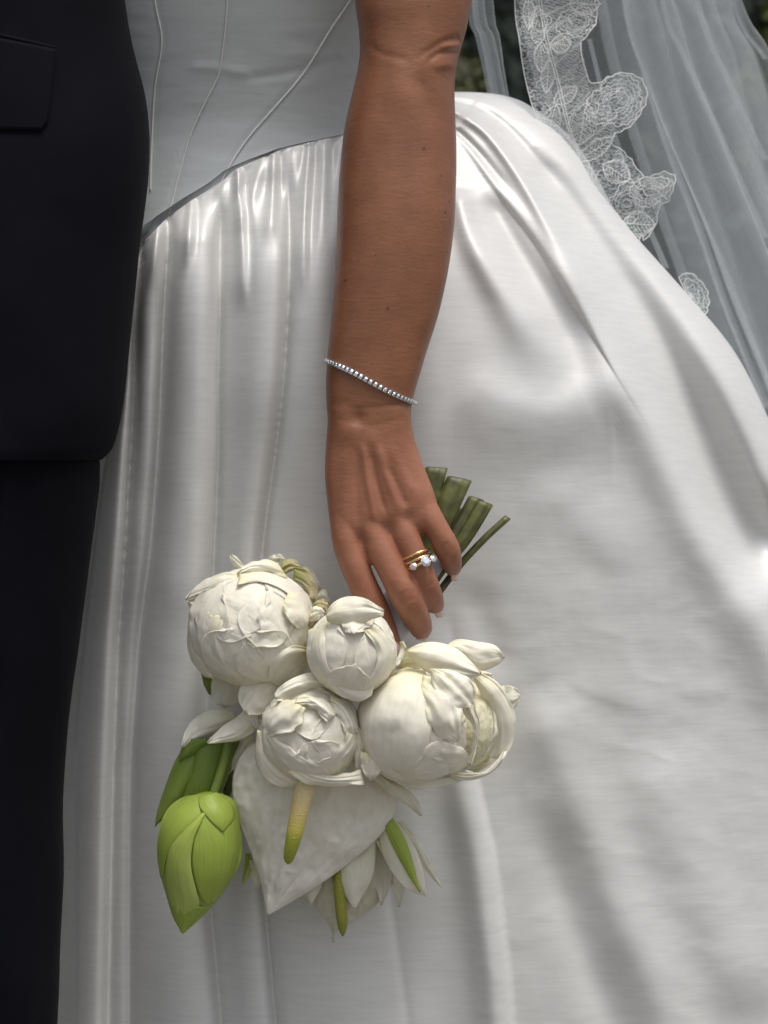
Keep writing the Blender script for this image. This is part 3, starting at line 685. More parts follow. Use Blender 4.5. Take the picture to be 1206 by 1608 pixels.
def jac_d(x, y):
    Lx = np.interp(y, [-80, 0, 215, 460, 700], [-640, -630, -625, -635, -645]); Rx = np.interp(y, [-80, 0, 70, 150, 215, 290, 380, 460], [186, 196, 208, 228, 235, 232, 220, 212])
    q = np.clip(np.abs((x-(Lx+Rx)/2)/((Rx-Lx)/2)), 0, .999); ss = (1-q**2.3)**(1/2.3); return -.087 + .105*(1-ss)
fx = np.linspace(-90, 88, 40); fyv = np.linspace(0, 1, 24); FX, FV = np.meshgrid(fx, fyv)
top = 60 + (FX+0)*.2; FY = np.maximum(top, 40) + FV*(204 - top); FX2 = FX - FV*14*sstep(30, 88, FX)
rnd = 8*sstep(.86, 1, FV)*sstep(60, 88, FX); FX2 = FX2 - rnd
fl = link('pocket_flap', grid_mesh('pocket_flap', PX(FX2, FY, jac_d(FX2, FY) - .0015 - .0012*FV)), M_SUIT, jacket); solid(fl, .0016)
pk = MB(); c = catmull([(-90, 40), (0, 58), (88, 78)], 20); pk.tube(PX(c[:, 0], c[:, 1]-2, jac_d(c[:, 0], c[:, 1]) - .001), .0014, 8); pk.build('pocket_welt', M_SUIT, jacket)

# ------------------------------------------------------------------ flowers
bq = empty('bouquet', P(560, 1150, -.03), label='bouquet of white peonies, anthuriums and green lotus buds hanging from her hand', cat='bouquet')
def petal(parent, L, Rr, d0, d1=None, bulge=.006, mat=None, cr=.0012, seed=1, dfun=None, off=0, curl=0, curve=0, thick=.00038, nu=30, nvv=22, edge=.0, emb=0, name='petal', label=None):
    """petal lofted between two traced edges; d0..d1 base-to-tip distance; bulge toward the viewer in the middle"""
    d1 = d0 if d1 is None else d1
    a = catmull([p[:2] for p in L], nu); b = catmull([p[:2] for p in Rr], nu)
    v = np.linspace(0, 1, nvv)[None]; u_ = np.linspace(0, 1, nu)[:, None]
    X_ = a[:, :1]*(1-v) + b[:, :1]*v; Y_ = a[:, 1:2]*(1-v) + b[:, 1:2]*v
    wob = edge*np.minimum(1, 6*u_*(1.03-u_))*(vnoise(np.stack([u_*7+0*v, 0*u_+v*2, 0*u_+seed+0*v], -1), seed))
    dirx = b[:, :1]-a[:, :1]; diry = b[:, 1:2]-a[:, 1:2]; X_ = X_ + wob*dirx*(v-.5)*2; Y_ = Y_ + wob*diry*(v-.5)*2
    base = dfun(X_, Y_) - off if dfun is not None else d0*(1-u_) + d1*u_ + curve*4*u_*(1-u_)
    prof = 4*v*(1-v)
    D_ = base - bulge*prof*np.sin(np.pi*np.clip(u_*.9+.1, 0, 1))**.7 - curl*(np.abs(2*v-1)**5)*u_ - curl*.8*u_**6
    pn = np.stack([X_/34, Y_/34, 0*X_+seed*3.1], -1)
    rid = 1-2*np.abs(fbm(np.stack([v*3.2+.6*u_+seed, u_*1.3+0*v, 0*u_+0*v], -1), seed, 2))
    D_ = D_ + cr*(.7*rid + .8*fbm(pn, seed+3, 3))
    if name == 'petal': D_ = D_ + .0024*(np.abs(2*v-1)**2.5 + .7*u_**4)*(vnoise(np.stack([u_*5.5+seed+0*v, np.sign(v-.5)*2+0*u_, v*1.5+0*u_], -1), seed+6) - .25)*(0 if mat in (M_LOTUS, M_LOTUS2, M_LEAF) else 1)
    if emb:
        q_ = np.stack([X_/19+.25*Y_/19, Y_/30-.2*X_/30, 0*X_+seed], -1); D_ = D_ + emb*(np.abs(fbm(q_, seed+9, 2)) + .6*fbm(q_*.5, seed+8, 2))
    G_ = PX(X_, Y_, D_)
    me_ = grid_mesh(name, G_); add_attr(me_, 'u', (u_+0*v)); add_attr(me_, 'v', (v+0*u_)+seed*.37)
    o = link(name, me_, mat or M_PEONY, parent)
    if thick: solid(o, thick)
    if label: o['label'] = label
    return o
def ball_fun(cx, cy, rx, ry, dc, rd=None):
    rd = rd or (rx+ry)/2*S
    def f(x, y):
        q = ((x-cx)/rx)**2 + ((y-cy)/ry)**2
        return np.where(q < .94, dc - rd*np.sqrt(np.maximum(1-q, .0)), dc - rd*.245 + (np.sqrt(q)-.9695)*rd*1.2)
    return f
def ball(parent, cx, cy, rx, ry, dc, axis, n_cell, seed, amp=.07, name='petal_heart', mat=None):
    """closed heart of the bloom: overlapping petals wrapped round a ball; axis = towards the opening (picture x, picture y, towards viewer)"""
    rg = np.random.RandomState(seed); nu, nv_ = 150, 240
    ax = np.array([axis[0], -axis[2], -axis[1]], float); ax /= np.linalg.norm(ax)
    e1 = np.cross(ax, [0.3, .2, 1]); e1 /= np.linalg.norm(e1); e2 = np.cross(ax, e1)
    TT = np.linspace(.001, np.pi-.001, nu)[:, None]; PP = np.linspace(0, 2*np.pi, nv_, endpoint=False)[None]
    n_ = (np.cos(TT)[..., None]*ax + (np.sin(TT)*np.cos(PP))[..., None]*e1 + (np.sin(TT)*np.sin(PP))[..., None]*e2)
    # petals: rings of wrapped patches; each overlaps the next, later ones lie on top
    hgt = np.zeros((nu, nv_)); uu = np.full((nu, nv_), .6); 
    wp = n_ + .10*np.stack([fbm(n_*2.2, seed+k, 2) for k in (1, 2, 3)], -1)
    wp /= np.linalg.norm(wp, axis=-1, keepdims=True)
    for k in range(n_cell):
        tc = math.acos(1-1.75*(k+.5)/n_cell); pc = k*2.399 + rg.uniform(-.3, .3)
        c_ = np.cos(tc)*ax + np.sin(tc)*(np.cos(pc)*e1 + np.sin(pc)*e2)
        tip = ax - c_*(ax @ c_); tip /= np.linalg.norm(tip)+1e-9; tw = rg.uniform(-1.2, 1.2); sd_ = np.cross(c_, tip); tip = tip*math.cos(tw) + sd_*math.sin(tw); sd_ = np.cross(c_, tip)
        al = wp @ tip; la = wp @ sd_; dp = wp @ c_
        W_ = rg.uniform(.42, .66); Ln = rg.uniform(.5, .8)
        sh = np.sqrt((la/W_)**2 + (np.maximum(al, 0)/(Ln*.75))**2 + (np.minimum(al, 0)/(Ln*1.3))**2)
        sh = sh + .05*fbm(n_*4, seed+k*7, 3)
        ins = 1-sstep(.94, 1.0, sh)
        puff = .010 + .35*amp*np.sqrt(np.maximum(0, 1-sh**2)) + .014*sstep(.75, .96, sh)
        pl = .004*np.sin(la*26 + 5*fbm(n_*3, seed+k, 2))*sstep(.0, .8, sh)
        ins = np.where(dp > .2, ins, 0)
        hgt = hgt*(1-ins) + ins*(hgt*.30 + puff + pl + .012*(k/n_cell)); uu = uu*(1-ins) + ins*(.35 + .65*(1-sh)*.8)
    crk = 1-2*np.abs(fbm(n_*2.6 + .5*fbm(n_*2, seed+50, 2)[..., None], seed+60, 2))
    msk = .45 + .55*sstep(-.4, .5, fbm(n_*1.7, seed+90, 2))
    c2 = np.abs(fbm(n_*7 + 1.2*fbm(n_*3, seed+51, 2)[..., None], seed+80, 2))
    r = 1 - .06 + hgt - .020*crk*msk + .006*np.minimum(c2, .5)*msk
    G_ = np.empty(n_.shape); G_[..., 0] = n_[..., 0]*r*rx*S; G_[..., 1] = n_[..., 1]*r*(rx+ry)/2*S; G_[..., 2] = n_[..., 2]*r*ry*S
    G_ += np.array(P(cx, cy, dc))
    me_ = grid_mesh(name, G_, wrap=True); add_attr(me_, 'u', uu + .25); add_attr(me_, 'v', PP*1.3+0*TT)
    return link(name, me_, mat or M_PEONY, parent)
def wrap(parent, cx, cy, R, dc, c, tip, ln, wd, off, seed, mat=None, lift=.022, ruf=.010, sq=1.0):
    """one petal lying on a bloom's ball: c and tip are directions as (right, down, toward viewer)"""
    c = np.array((c[0], -c[2], -c[1]), float); c /= np.linalg.norm(c)
    t = np.array((tip[0], -tip[2], -tip[1]), float); t -= c*(t @ c); t /= np.linalg.norm(t); sd_ = np.cross(c, t)
    u_ = np.linspace(0, 1, 34)[:, None]; v = np.linspace(-1, 1, 32)[None]
    notch = .07*fbm(np.stack([v*2.6+seed, 0*v, 0*v], -1), seed, 3)
    ul = (u_ - .5)*ln*(1 + notch*u_**2) - .10*ln*u_**3*np.abs(v)**2.2
    wp_ = wd*(.30 + .70*np.sin(np.clip(u_*1.25, 0, 1)*np.pi/2))*np.sqrt(np.maximum(0.02, 1-np.clip((u_-.62)/.40, 0, 1)**2.4))
    wp_ = wp_*(1 + .07*fbm(np.stack([u_*3.5+seed+0*v, np.sign(v)*3+0*u_, 0*u_+0*v], -1), seed+5, 3))
    la = v*wp_
    dr_ = c*(np.cos(ul)*np.cos(la))[..., None] + t*(np.sin(ul)*np.cos(la))[..., None] + sd_*np.sin(la)[..., None]
    e_ = np.abs(v)**4; rid = np.abs(fbm(np.stack([v*2.4+seed+0*u_, u_*1.1+.5*v, 0*u_+0*v], -1), seed+2, 3))
    cr_ = np.abs(fbm(dr_*3.4+seed, seed+3, 3))
    r_ = R*S*(1 + off + lift*e_*u_ + lift*1.1*u_**5 + ruf*(u_**3+e_*.6)*vnoise(np.stack([v*4+seed+0*u_, u_*4+0*v, 0*u_+0*v], -1), seed+4) + .016*rid*u_ + .026*cr_ - .05*(1-u_)**3)
    G_ = dr_*r_[..., None]; G_[..., 2] *= sq; G_ += np.array(P(cx, cy, dc))
    me_ = grid_mesh('petal', G_); add_attr(me_, 'u', u_+0*v); add_attr(me_, 'v', v+0*u_+seed*.4)
    return solid(link('petal', me_, mat or M_PEONY, parent), .0004)
def dress_ball(parent, cx, cy, R, dc, specs, seed, sq=1.0):
    for k, (c, tip, ln, wd, off) in enumerate(specs): wrap(parent, cx, cy, R, dc, c, tip, ln, wd, off, seed+k*3, sq=sq)
def fl_root(kind, x, y, d, label):
    o = empty(kind, P(x, y, d)); o.parent = bq; o.matrix_parent_inverse = Matrix.Translation(-PW[bq.name]); o['label'] = label
    return o

# peony 1: big one at the left
p1 = fl_root('peony', 397, 985, -.018, 'largest round cream peony at the upper left, half open petals curling off its top')
ball(p1, 396, 985, 98, 94, -.018, (-.75, .3, .55), 22, 11)
B1 = ball_fun(396, 985, 98, 94, -.018)
dress_ball(p1, 396, 985, 98, -.018, [((-.1,.1,1),(0,-1,0),2.2,.95,-.012), ((-.75,.1,.65),(.1,-1,.2),1.8,.55,0), ((.7,0,.7),(-.3,-1,.3),1.6,.5,.004), ((-.35,.6,.8),(.3,-.9,.4),1.4,.55,.01), ((.35,.55,.8),(-.5,-.7,.4),1.3,.5,.014), ((-.3,-.3,.9),(.7,.5,0),1.1,.45,.014), ((.3,-.2,.95),(-.5,.8,0),1.0,.42,.02)], 200, sq=.96)
petal(p1, [(376, 900), (349, 898), (318, 914), (300, 928), (291, 940)], [(378, 932), (352, 944), (330, 950), (314, 946), (293, 944)], -.035, -.020, .007, mat=M_PEONY, seed=1, curl=.003, edge=.05)
petal(p1, [(436, 884), (419, 879), (395, 882), (380, 890), (372, 900)], [(452, 908), (424, 902), (402, 902), (388, 906), (374, 910)], -.030, -.034, .005, seed=2, curl=.002, edge=.05)
petal(p1, [(376, 896), (368, 890), (362, 880), (361, 873)], [(384, 890), (378, 882), (371, 874), (364, 871)], -.018, -.016, .002, mat=M_PEONY_THIN, seed=3)
petal(p1, [(376, 902), (414, 897), (448, 905), (474, 924), (489, 948)], [(372, 918), (410, 914), (440, 924), (464, 942), (484, 962)], 0, bulge=.002, dfun=B1, off=.003, seed=4, cr=.0008)
petal(p1, [(452, 932), (478, 930), (490, 944), (491, 965), (480, 984)], [(444, 952), (448, 966), (456, 978), (466, 986), (478, 987)], 0, bulge=.004, dfun=B1, off=.003, seed=5, curl=.001, edge=.04)
petal(p1, [(480, 1016), (455, 1014), (436, 1026), (424, 1048), (421, 1064)], [(484, 1040), (472, 1060), (456, 1074), (438, 1079), (424, 1070)], 0, bulge=.004, dfun=B1, off=.003, seed=6, edge=.03)
petal(p1, [(322, 955), (304, 970), (294, 1000), (300, 1035), (320, 1062)], [(332, 965), (320, 985), (312, 1010), (318, 1038), (336, 1066)], 0, bulge=.003, dfun=B1, off=.002, seed=7, cr=.0006)
petal(p1, [(330, 966), (318, 990), (318, 1018), (330, 1044), (354, 1062)], [(352, 966), (350, 990), (352, 1016), (366, 1044), (384, 1062)], 0, bulge=.004, dfun=B1, off=.002, seed=8, edge=.04)
petal(p1, [(294, 942), (298, 958), (300, 975)], [(316, 948), (318, 960), (312, 976)], -.012, -.01, .003, mat=M_PEONY_THIN, seed=9)
petal(p1, [(330, 1050), (350, 1068), (380, 1078), (410, 1078)], [(340, 1040), (362, 1056), (390, 1066), (424, 1064)], 0, bulge=.003, dfun=B1, off=.002, seed=10)
petal(p1, [(336, 1056), (331, 1080), (335, 1101), (352, 1112)], [(384, 1060), (379, 1085), (370, 1106), (354, 1112)], .008, .006, .004, mat=M_PEONY_THIN, seed=11)
petal(p1, [(316, 1058), (320, 1075), (328, 1090)], [(336, 1062), (338, 1078), (332, 1092)], .014, .014, .001, mat=M_LEAF, seed=12)
petal(p1, [(438, 890), (450, 880), (466, 882), (480, 897)], [(444, 902), (455, 896), (468, 896), (478, 902)], -.022, -.016, .003, mat=M_DRY, seed=13, cr=.002, edge=.15)
petal(p1, [(420, 879), (428, 872), (440, 870), (448, 878)], [(430, 886), (438, 882), (445, 882), (450, 882)], -.012, -.012, .002, mat=M_PEONY_THIN, seed=14)
petal(p1, [(462, 890), (484, 898), (496, 918), (500, 944)], [(460, 910), (474, 922), (486, 938), (496, 952)], -.024, -.026, .003, mat=M_DRY, seed=15, cr=.0016, edge=.12)
petal(p1, [(468, 884), (486, 892), (500, 912), (506, 932)], [(462, 900), (478, 906), (492, 920), (504, 936)], -.012, -.012, .002, mat=M_PEONY_THIN, seed=16, edge=.1)
petal(p1, [(494, 938), (506, 926), (516, 934), (519, 948)], [(494, 952), (502, 954), (510, 952), (518, 950)], -.022, -.02, .002, mat=M_PEONY_THIN, seed=17, edge=.1)
petal(p1, [(492, 948), (502, 940), (512, 944), (516, 952)], [(488, 962), (498, 962), (508, 960), (514, 956)], -.034, -.036, .003, mat=M_DRY, seed=18, cr=.001, edge=.1)
petal(p1, [(487, 958), (494, 952), (504, 954), (510, 962)], [(486, 976), (494, 976), (502, 972), (508, 966)], -.038, -.038, .003, mat=M_PEONY, seed=19)
petal(p1, [(478, 985), (486, 980), (494, 974), (500, 968)], [(484, 1000), (490, 994), (496, 986), (502, 976)], -.036, -.036, .001, mat=M_DRY, seed=20)

# peony 3: low middle
p3 = fl_root('peony', 487, 1146, -.036, 'crumpled cream peony low in the middle, above the pale spathe')
ball(p3, 488, 1150, 78, 78, -.036, (-.2, .8, .5), 20, 23)
B3 = ball_fun(488, 1150, 78, 78, -.036)
dress_ball(p3, 488, 1150, 78, -.036, [((0,.1,1),(.2,-1,0),2.2,.9,-.01), ((.65,.2,.75),(-.3,-1,.2),1.7,.6,.006), ((-.6,.35,.8),(.3,-1,.2),1.5,.55,.01), ((.2,.6,.8),(-.4,-.8,.4),1.3,.55,.016), ((.1,-.45,.9),(-.8,.4,.2),1.0,.45,.014)], 300)
petal(p3, [(515, 1066), (492, 1056), (462, 1064), (440, 1078), (430, 1092)], [(518, 1082), (494, 1084), (470, 1092), (450, 1100), (434, 1100)], -.048, -.052, .006, seed=31, curl=.002)
petal(p3, [(452, 1098), (430, 1108), (414, 1122), (411, 1134), (418, 1152)], [(480, 1112), (474, 1128), (462, 1142), (444, 1152), (424, 1156)], 0, bulge=.004, dfun=B3, off=.004, seed=32, cr=.0022, edge=.12)
petal(p3, [(466, 1094), (490, 1090), (515, 1100), (530, 1120)], [(462, 1108), (480, 1108), (498, 1118), (514, 1134)], 0, bulge=.004, dfun=B3, off=.003, seed=33, cr=.0022, edge=.12)
petal(p3, [(520, 1090), (545, 1098), (560, 1120), (562, 1150)], [(516, 1104), (526, 1116), (536, 1136), (544, 1156)], 0, bulge=.004, dfun=B3, off=.002, seed=34, cr=.002, edge=.06)
petal(p3, [(404, 1146), (401, 1190), (416, 1222), (440, 1236), (466, 1234)], [(420, 1150), (430, 1180), (448, 1202), (470, 1212), (486, 1226)], -.042, -.044, .006, seed=35, curl=-.002)
petal(p3, [(452, 1212), (478, 1228), (512, 1234), (540, 1233), (572, 1232)], [(470, 1196), (498, 1210), (524, 1216), (548, 1214), (566, 1208)], -.058, -.050, .003, seed=36, edge=.10)
petal(p3, [(410, 1150), (424, 1182), (452, 1208), (486, 1220)], [(420, 1146), (446, 1166), (474, 1186), (506, 1204)], 0, bulge=.004, dfun=B3, off=.003, seed=37, edge=.05)
petal(p3, [(498, 1214), (530, 1206), (556, 1180), (564, 1150)], [(488, 1200), (516, 1190), (536, 1170), (546, 1150)], 0, bulge=.002, dfun=B3, off=.003, seed=38, edge=.08)
petal(p3, [(420, 1060), (396, 1064), (378, 1078), (374, 1098), (384, 1116)], [(440, 1082), (436, 1100), (424, 1114), (408, 1122), (390, 1122)], -.028, -.034, .006, seed=39, curl=.003)
petal(p3, [(378, 1106), (384, 1122), (394, 1136), (406, 1147)], [(410, 1110), (414, 1124), (414, 1136), (408, 1147)], -.024, -.026, .003, seed=40)
petal(p3, [(394, 1104), (374, 1124), (350, 1140), (336, 1154), (325, 1166)], [(412, 1126), (400, 1148), (376, 1162), (350, 1166), (327, 1168)], -.020, -.028, .005, seed=41, curl=.002)
petal(p3, [(368, 1118), (340, 1113), (310, 1124), (292, 1145), (284, 1173)], [(372, 1130), (352, 1144), (327, 1158), (304, 1167), (286, 1174)], -.010, -.018, .006, mat=M_PEONY_THIN, seed=42)
petal(p3, [(396, 1150), (376, 1168), (360, 1192), (351, 1219)], [(400, 1170), (388, 1188), (372, 1204), (353, 1220)], -.008, -.004, .003, mat=M_PEONY_THIN, seed=43)
petal(p3, [(552, 1128), (566, 1146), (574, 1176), (572, 1204)], [(540, 1140), (550, 1160), (556, 1186), (560, 1210)], -.05, -.046, .003, seed=44)

# peony 4: right, open side
p4 = fl_root('peony', 660, 1140, -.032, 'open cream peony at the right, pale yellow ruffled heart showing at its side')
ball(p4, 648, 1141, 87, 90, -.034, (.9, .1, .3), 16, 37, amp=.075)
B4 = ball_fun(648, 1141, 87, 90, -.034)
B4b = ball_fun(695, 1128, 108, 92, -.026)
dress_ball(p4, 648, 1141, 87, -.034, [((.5, -.6, .7), (.9, .3, .3), 1.2, .5, .01), ((.6, .5, .7), (.8, -.4, .3), 1.2, .5, .01), ((.75, 0, .8), (.8, .5, 0), .9, .45, .03), ((.4, .1, 1), (.9, .1, 0), .9, .42, .045), ((.25, .6, .8), (.9, -.2, 0), 1.1, .42, .035)], 400)
petal(p4, [(640, 1048), (600, 1062), (568, 1104), (564, 1160), (588, 1206)], [(668, 1054), (674, 1090), (678, 1130), (672, 1176), (646, 1216)], 0, bulge=.003, dfun=B4, off=.0025, seed=51, cr=.0010, edge=.02, nu=46, nvv=40, thick=.0008)
petal(p4, [(664, 1060), (700, 1068), (722, 1092), (724, 1130), (722, 1160)], [(660, 1090), (668, 1120), (676, 1146), (690, 1160), (718, 1166)], 0, bulge=.003, dfun=B4b, off=.004, seed=52, cr=.0018, edge=.04)
petal(p4, [(658, 1130), (690, 1160), (722, 1172), (738, 1190)], [(640, 1200), (674, 1222), (706, 1218), (732, 1204)], 0, bulge=.004, dfun=B4b, off=.0035, seed=53, cr=.0016, edge=.05)
petal(p4, [(640, 1020), (662, 1010), (690, 1009), (722, 1022), (756, 1056)], [(640, 1026), (660, 1048), (692, 1064), (726, 1068), (756, 1060)], -.048, -.050, .007, seed=54, curl=.001)
petal(p4, [(626, 1028), (634, 1020), (645, 1020), (655, 1030)], [(624, 1046), (636, 1050), (650, 1050), (668, 1048)], -.036, -.038, .003, mat=M_PEONY_IN, seed=66)
petal(p4, [(700, 1014), (719, 1004), (752, 1008), (778, 1014), (793, 1032)], [(704, 1020), (726, 1040), (750, 1053), (776, 1047), (792, 1035)], -.030, -.024, .006, seed=55)
petal(p4, [(782, 1078), (798, 1076), (812, 1082), (818, 1092)], [(790, 1100), (798, 1112), (806, 1114), (815, 1100)], -.018, -.014, .003, mat=M_PEONY_THIN, seed=56)
petal(p4, [(750, 1054), (782, 1072), (804, 1106), (810, 1145), (800, 1178), (784, 1192)], [(744, 1066), (754, 1090), (766, 1118), (770, 1145), (770, 1172), (770, 1190)], -.046, -.030, .006, seed=57, nu=40, edge=.03, curl=.002)
ball(p4, 737, 1136, 46, 66, -.030, (.6, 0, .7), 14, 61, amp=.09, mat=M_PEONY_IN)
petal(p4, [(738, 1070), (762, 1090), (776, 1120), (778, 1160), (766, 1196)], [(734, 1080), (746, 1100), (752, 1130), (752, 1165), (744, 1200)], -.030, -.028, -.004, mat=M_PEONY_IN, seed=58, cr=.002)
petal(p4, [(760, 1084), (782, 1110), (788, 1150), (778, 1190), (750, 1214)], [(730, 1090), (734, 1120), (734, 1150), (732, 1180), (724, 1206)], -.016, -.016, -.004, mat=M_PEONY_IN, seed=59, cr=.002)
petal(p4, [(676, 1050), (678, 1076), (692, 1100), (716, 1111), (738, 1110)], [(682, 1050), (712, 1054), (734, 1066), (746, 1084), (744, 1104)], -.066, -.068, .004, seed=60, cr=.0024, edge=.06, curl=.002)
petal(p4, [(738, 1082), (746, 1104), (752, 1134), (750, 1166), (740, 1203)], [(727, 1092), (728, 1118), (742, 1140), (742, 1170), (734, 1200)], -.062, -.052, .002, seed=61, cr=.0018, edge=.12)
petal(p4, [(764, 1092), (776, 1112), (781, 1140), (774, 1170), (756, 1192)], [(758, 1098), (764, 1118), (764, 1142), (756, 1166), (750, 1186)], -.042, -.042, .002, seed=62, cr=.002, edge=.15)
petal(p4, [(726, 1130), (736, 1144), (742, 1160), (744, 1184)], [(725, 1176), (728, 1184), (734, 1188), (742, 1190)], -.048, -.046, 0, mat=M_PEONY_IN, seed=63)
petal(p4, [(700, 1206), (726, 1212), (756, 1212), (778, 1196), (790, 1176)], [(706, 1218), (730, 1226), (758, 1220), (780, 1206), (796, 1182)], -.044, -.034, .003, seed=64, mat=M_PEONY)
petal(p4, [(566, 1180), (566, 1200), (574, 1218), (582, 1225)], [(590, 1186), (600, 1200), (598, 1212), (585, 1224)], -.052, -.050, .003, seed=65)
petal(p4, [(592, 1206), (618, 1226), (650, 1240), (700, 1232), (738, 1222)], [(588, 1186), (618, 1200), (650, 1210), (690, 1212), (728, 1204)], -.05, -.036, .003, seed=67, mat=M_PEONY_THIN, edge=.04)
petal(p4, [(590, 1204), (610, 1222), (640, 1240), (657, 1258), (663, 1282)], [(584, 1222), (604, 1240), (624, 1256), (646, 1270), (661, 1282)], -.034, -.024, .004, seed=68, mat=M_PEONY_THIN, edge=.04)
petal(p4, [(748, 1052), (760, 1054), (772, 1058)], [(752, 1062), (764, 1066), (774, 1064)], -.03, -.03, .001, seed=69)

# peony 2: small closed one in front
p2 = fl_root('peony', 553, 1020, -.047, 'small tight round cream peony in front of the index finger')
ball(p2, 552, 1023, 69, 69, -.047, (.1, .85, .5), 18, 52, amp=.045)
B2 = ball_fun(552, 1023, 69, 69, -.047)
dress_ball(p2, 552, 1023, 69, -.047, [((.1,.2,1),(.1,-1,0),2.3,.95,-.01), ((-.65,.1,.75),(.1,-1,.2),1.9,.6,.004), ((.6,.3,.75),(-.15,-1,.2),1.8,.55,.008), ((-.1,.75,.7),(.3,-1,.4),1.3,.5,.014)], 500)
petal(p2, [(511, 962), (524, 946), (545, 937), (574, 940), (603, 958)], [(514, 976), (530, 984), (552, 990), (578, 975), (602, 967)], -.066, -.072, .007, seed=71, curl=.001)
petal(p2, [(538, 968), (536, 980), (542, 992), (556, 996)], [(590, 970), (584, 982), (574, 990), (558, 996)], 0, bulge=.002, dfun=B2, off=.0035, seed=72)
petal(p2, [(484, 990), (482, 1020), (490, 1050), (512, 1076)], [(516, 975), (510, 1010), (514, 1044), (530, 1076)], 0, bulge=.003, dfun=B2, off=.0018, seed=73, cr=.0007)
petal(p2, [(514, 1066), (522, 1082), (542, 1096), (566, 1101), (584, 1092)], [(520, 1056), (536, 1068), (556, 1076), (574, 1076), (588, 1072)], -.064, -.060, .004, seed=74, edge=.04)
petal(p2, [(590, 985), (610, 1002), (620, 1030), (612, 1056), (590, 1080)], [(570, 990), (586, 1010), (592, 1034), (586, 1056), (566, 1082)], 0, bulge=.003, dfun=B2, off=.002, seed=75, cr=.0009)
petal(p2, [(632, 1007), (637, 1018), (631, 1036), (616, 1054)], [(628, 1008), (630, 1018), (624, 1034), (611, 1050)], -.044, -.052, .001, seed=76, mat=M_PEONY_THIN, cr=.0003, thick=.001)
petal(p2, [(488, 1056), (498, 1072), (516, 1086), (540, 1094)], [(482, 1062), (486, 1076), (500, 1092), (524, 1100)], -.05, -.048, .002, seed=77)

# anthurium in front
an = fl_root('anthurium', 480, 1225, -.03, 'heart shaped off white anthurium in front with cream and green spadix')
def spathe(parent, L, Rr, d0, d1, mat, seed):
    return petal(parent, L, Rr, d0, d1, .010, mat, cr=.0016, seed=seed, thick=.0009, nu=110, nvv=90, emb=.0021, name='spathe')
spathe(an, [(450, 1150), (392, 1172), (367, 1215), (369, 1269), (389, 1324), (409, 1381), (420, 1435)], [(540, 1160), (604, 1210), (624, 1256), (606, 1300), (562, 1344), (496, 1392), (422, 1436)], -.020, -.012, M_SPATHE, 81)
def spadix(parent, pts, mat):
    c = catmull(pts, 40); mb = MB(); P3 = list(PX(c[:, 0], c[:, 1], c[:, 2])); rr = list(c[:, 3]*S)
    mb.tube(P3, rr, 20); o = mb.build('spadix', mat, parent); me_ = o.data
    vals = np.repeat(np.linspace(0, 1, 40), 20).tolist() + [0, 1]; add_attr(me_, 'u', vals); return o
spadix(an, [(488, 1212, -.044, 13), (480, 1235, -.046, 14.5), (470, 1275, -.046, 14), (460, 1320, -.044, 11.5), (454, 1345, -.041, 8.5), (452.5, 1354, -.040, 5), (452, 1357, -.040, 1.5)], M_SPADIX)
an2 = fl_root('anthurium', 540, 1400, -.005, 'second anthurium hanging behind, only its shaded tip and olive spadix showing')
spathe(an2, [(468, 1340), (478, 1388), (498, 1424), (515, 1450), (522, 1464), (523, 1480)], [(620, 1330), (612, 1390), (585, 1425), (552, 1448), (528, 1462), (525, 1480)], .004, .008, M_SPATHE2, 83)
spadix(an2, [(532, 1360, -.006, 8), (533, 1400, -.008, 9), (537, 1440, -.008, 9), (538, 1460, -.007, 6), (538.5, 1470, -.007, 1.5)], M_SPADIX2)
# lily-like white flower behind
wl = fl_root('lotus_flower', 600, 1340, 0, 'pointed white flower below the peonies with one green striped petal')
petal(wl, [(524, 1360), (536, 1396), (556, 1427)], [(590, 1310), (586, 1372), (558, 1427)], -.008, -.010, .005, seed=91, cr=.0005, mat=M_PEONY_THIN)
petal(wl, [(470, 1380), (476, 1402), (488, 1421)], [(512, 1370), (502, 1398), (489, 1421)], -.004, -.004, .003, seed=92, cr=.0005, mat=M_PEONY_THIN)
petal(wl, [(592, 1300), (604, 1350), (634, 1392), (668, 1408)], [(616, 1280), (648, 1324), (664, 1366), (669, 1407)], -.012, -.014, .004, seed=93, cr=.0004, mat=M_PEONY_THIN)
petal(wl, [(604, 1300), (620, 1335), (640, 1372), (659, 1401)], [(616, 1283), (638, 1322), (650, 1362), (660, 1401)], -.0165, -.0185, .003, seed=94, cr=.0003, mat=M_LOTUS, label='green stripe petal')
petal(wl, [(622, 1290), (646, 1330), (668, 1366), (693, 1394)], [(632, 1290), (662, 1324), (680, 1360), (694, 1393)], -.006, -.008, .003, seed=95, cr=.0004, mat=M_PEONY_THIN)
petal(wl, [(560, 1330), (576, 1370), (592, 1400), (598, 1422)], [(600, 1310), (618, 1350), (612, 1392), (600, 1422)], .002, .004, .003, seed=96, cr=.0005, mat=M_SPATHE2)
petal(wl, [(590, 1320), (606, 1352), (622, 1378), (633, 1396)], [(604, 1320), (622, 1350), (632, 1376), (634, 1396)], -.009, -.009, .002, seed=97, cr=.0005, mat=M_PEONY_THIN)
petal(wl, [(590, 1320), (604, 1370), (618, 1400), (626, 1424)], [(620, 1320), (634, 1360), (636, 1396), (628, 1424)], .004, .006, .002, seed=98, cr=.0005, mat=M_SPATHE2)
petal(wl, [(386, 1340), (382, 1364), (380, 1388)], [(396, 1340), (394, 1368), (382, 1388)], .0, .002, .001, seed=99, mat=M_LOTUS2)
petal(wl, [(392, 1350), (394, 1376), (402, 1398)], [(410, 1356), (410, 1380), (404, 1398)], .0, .002, .001, seed=100, mat=M_PEONY_THIN)

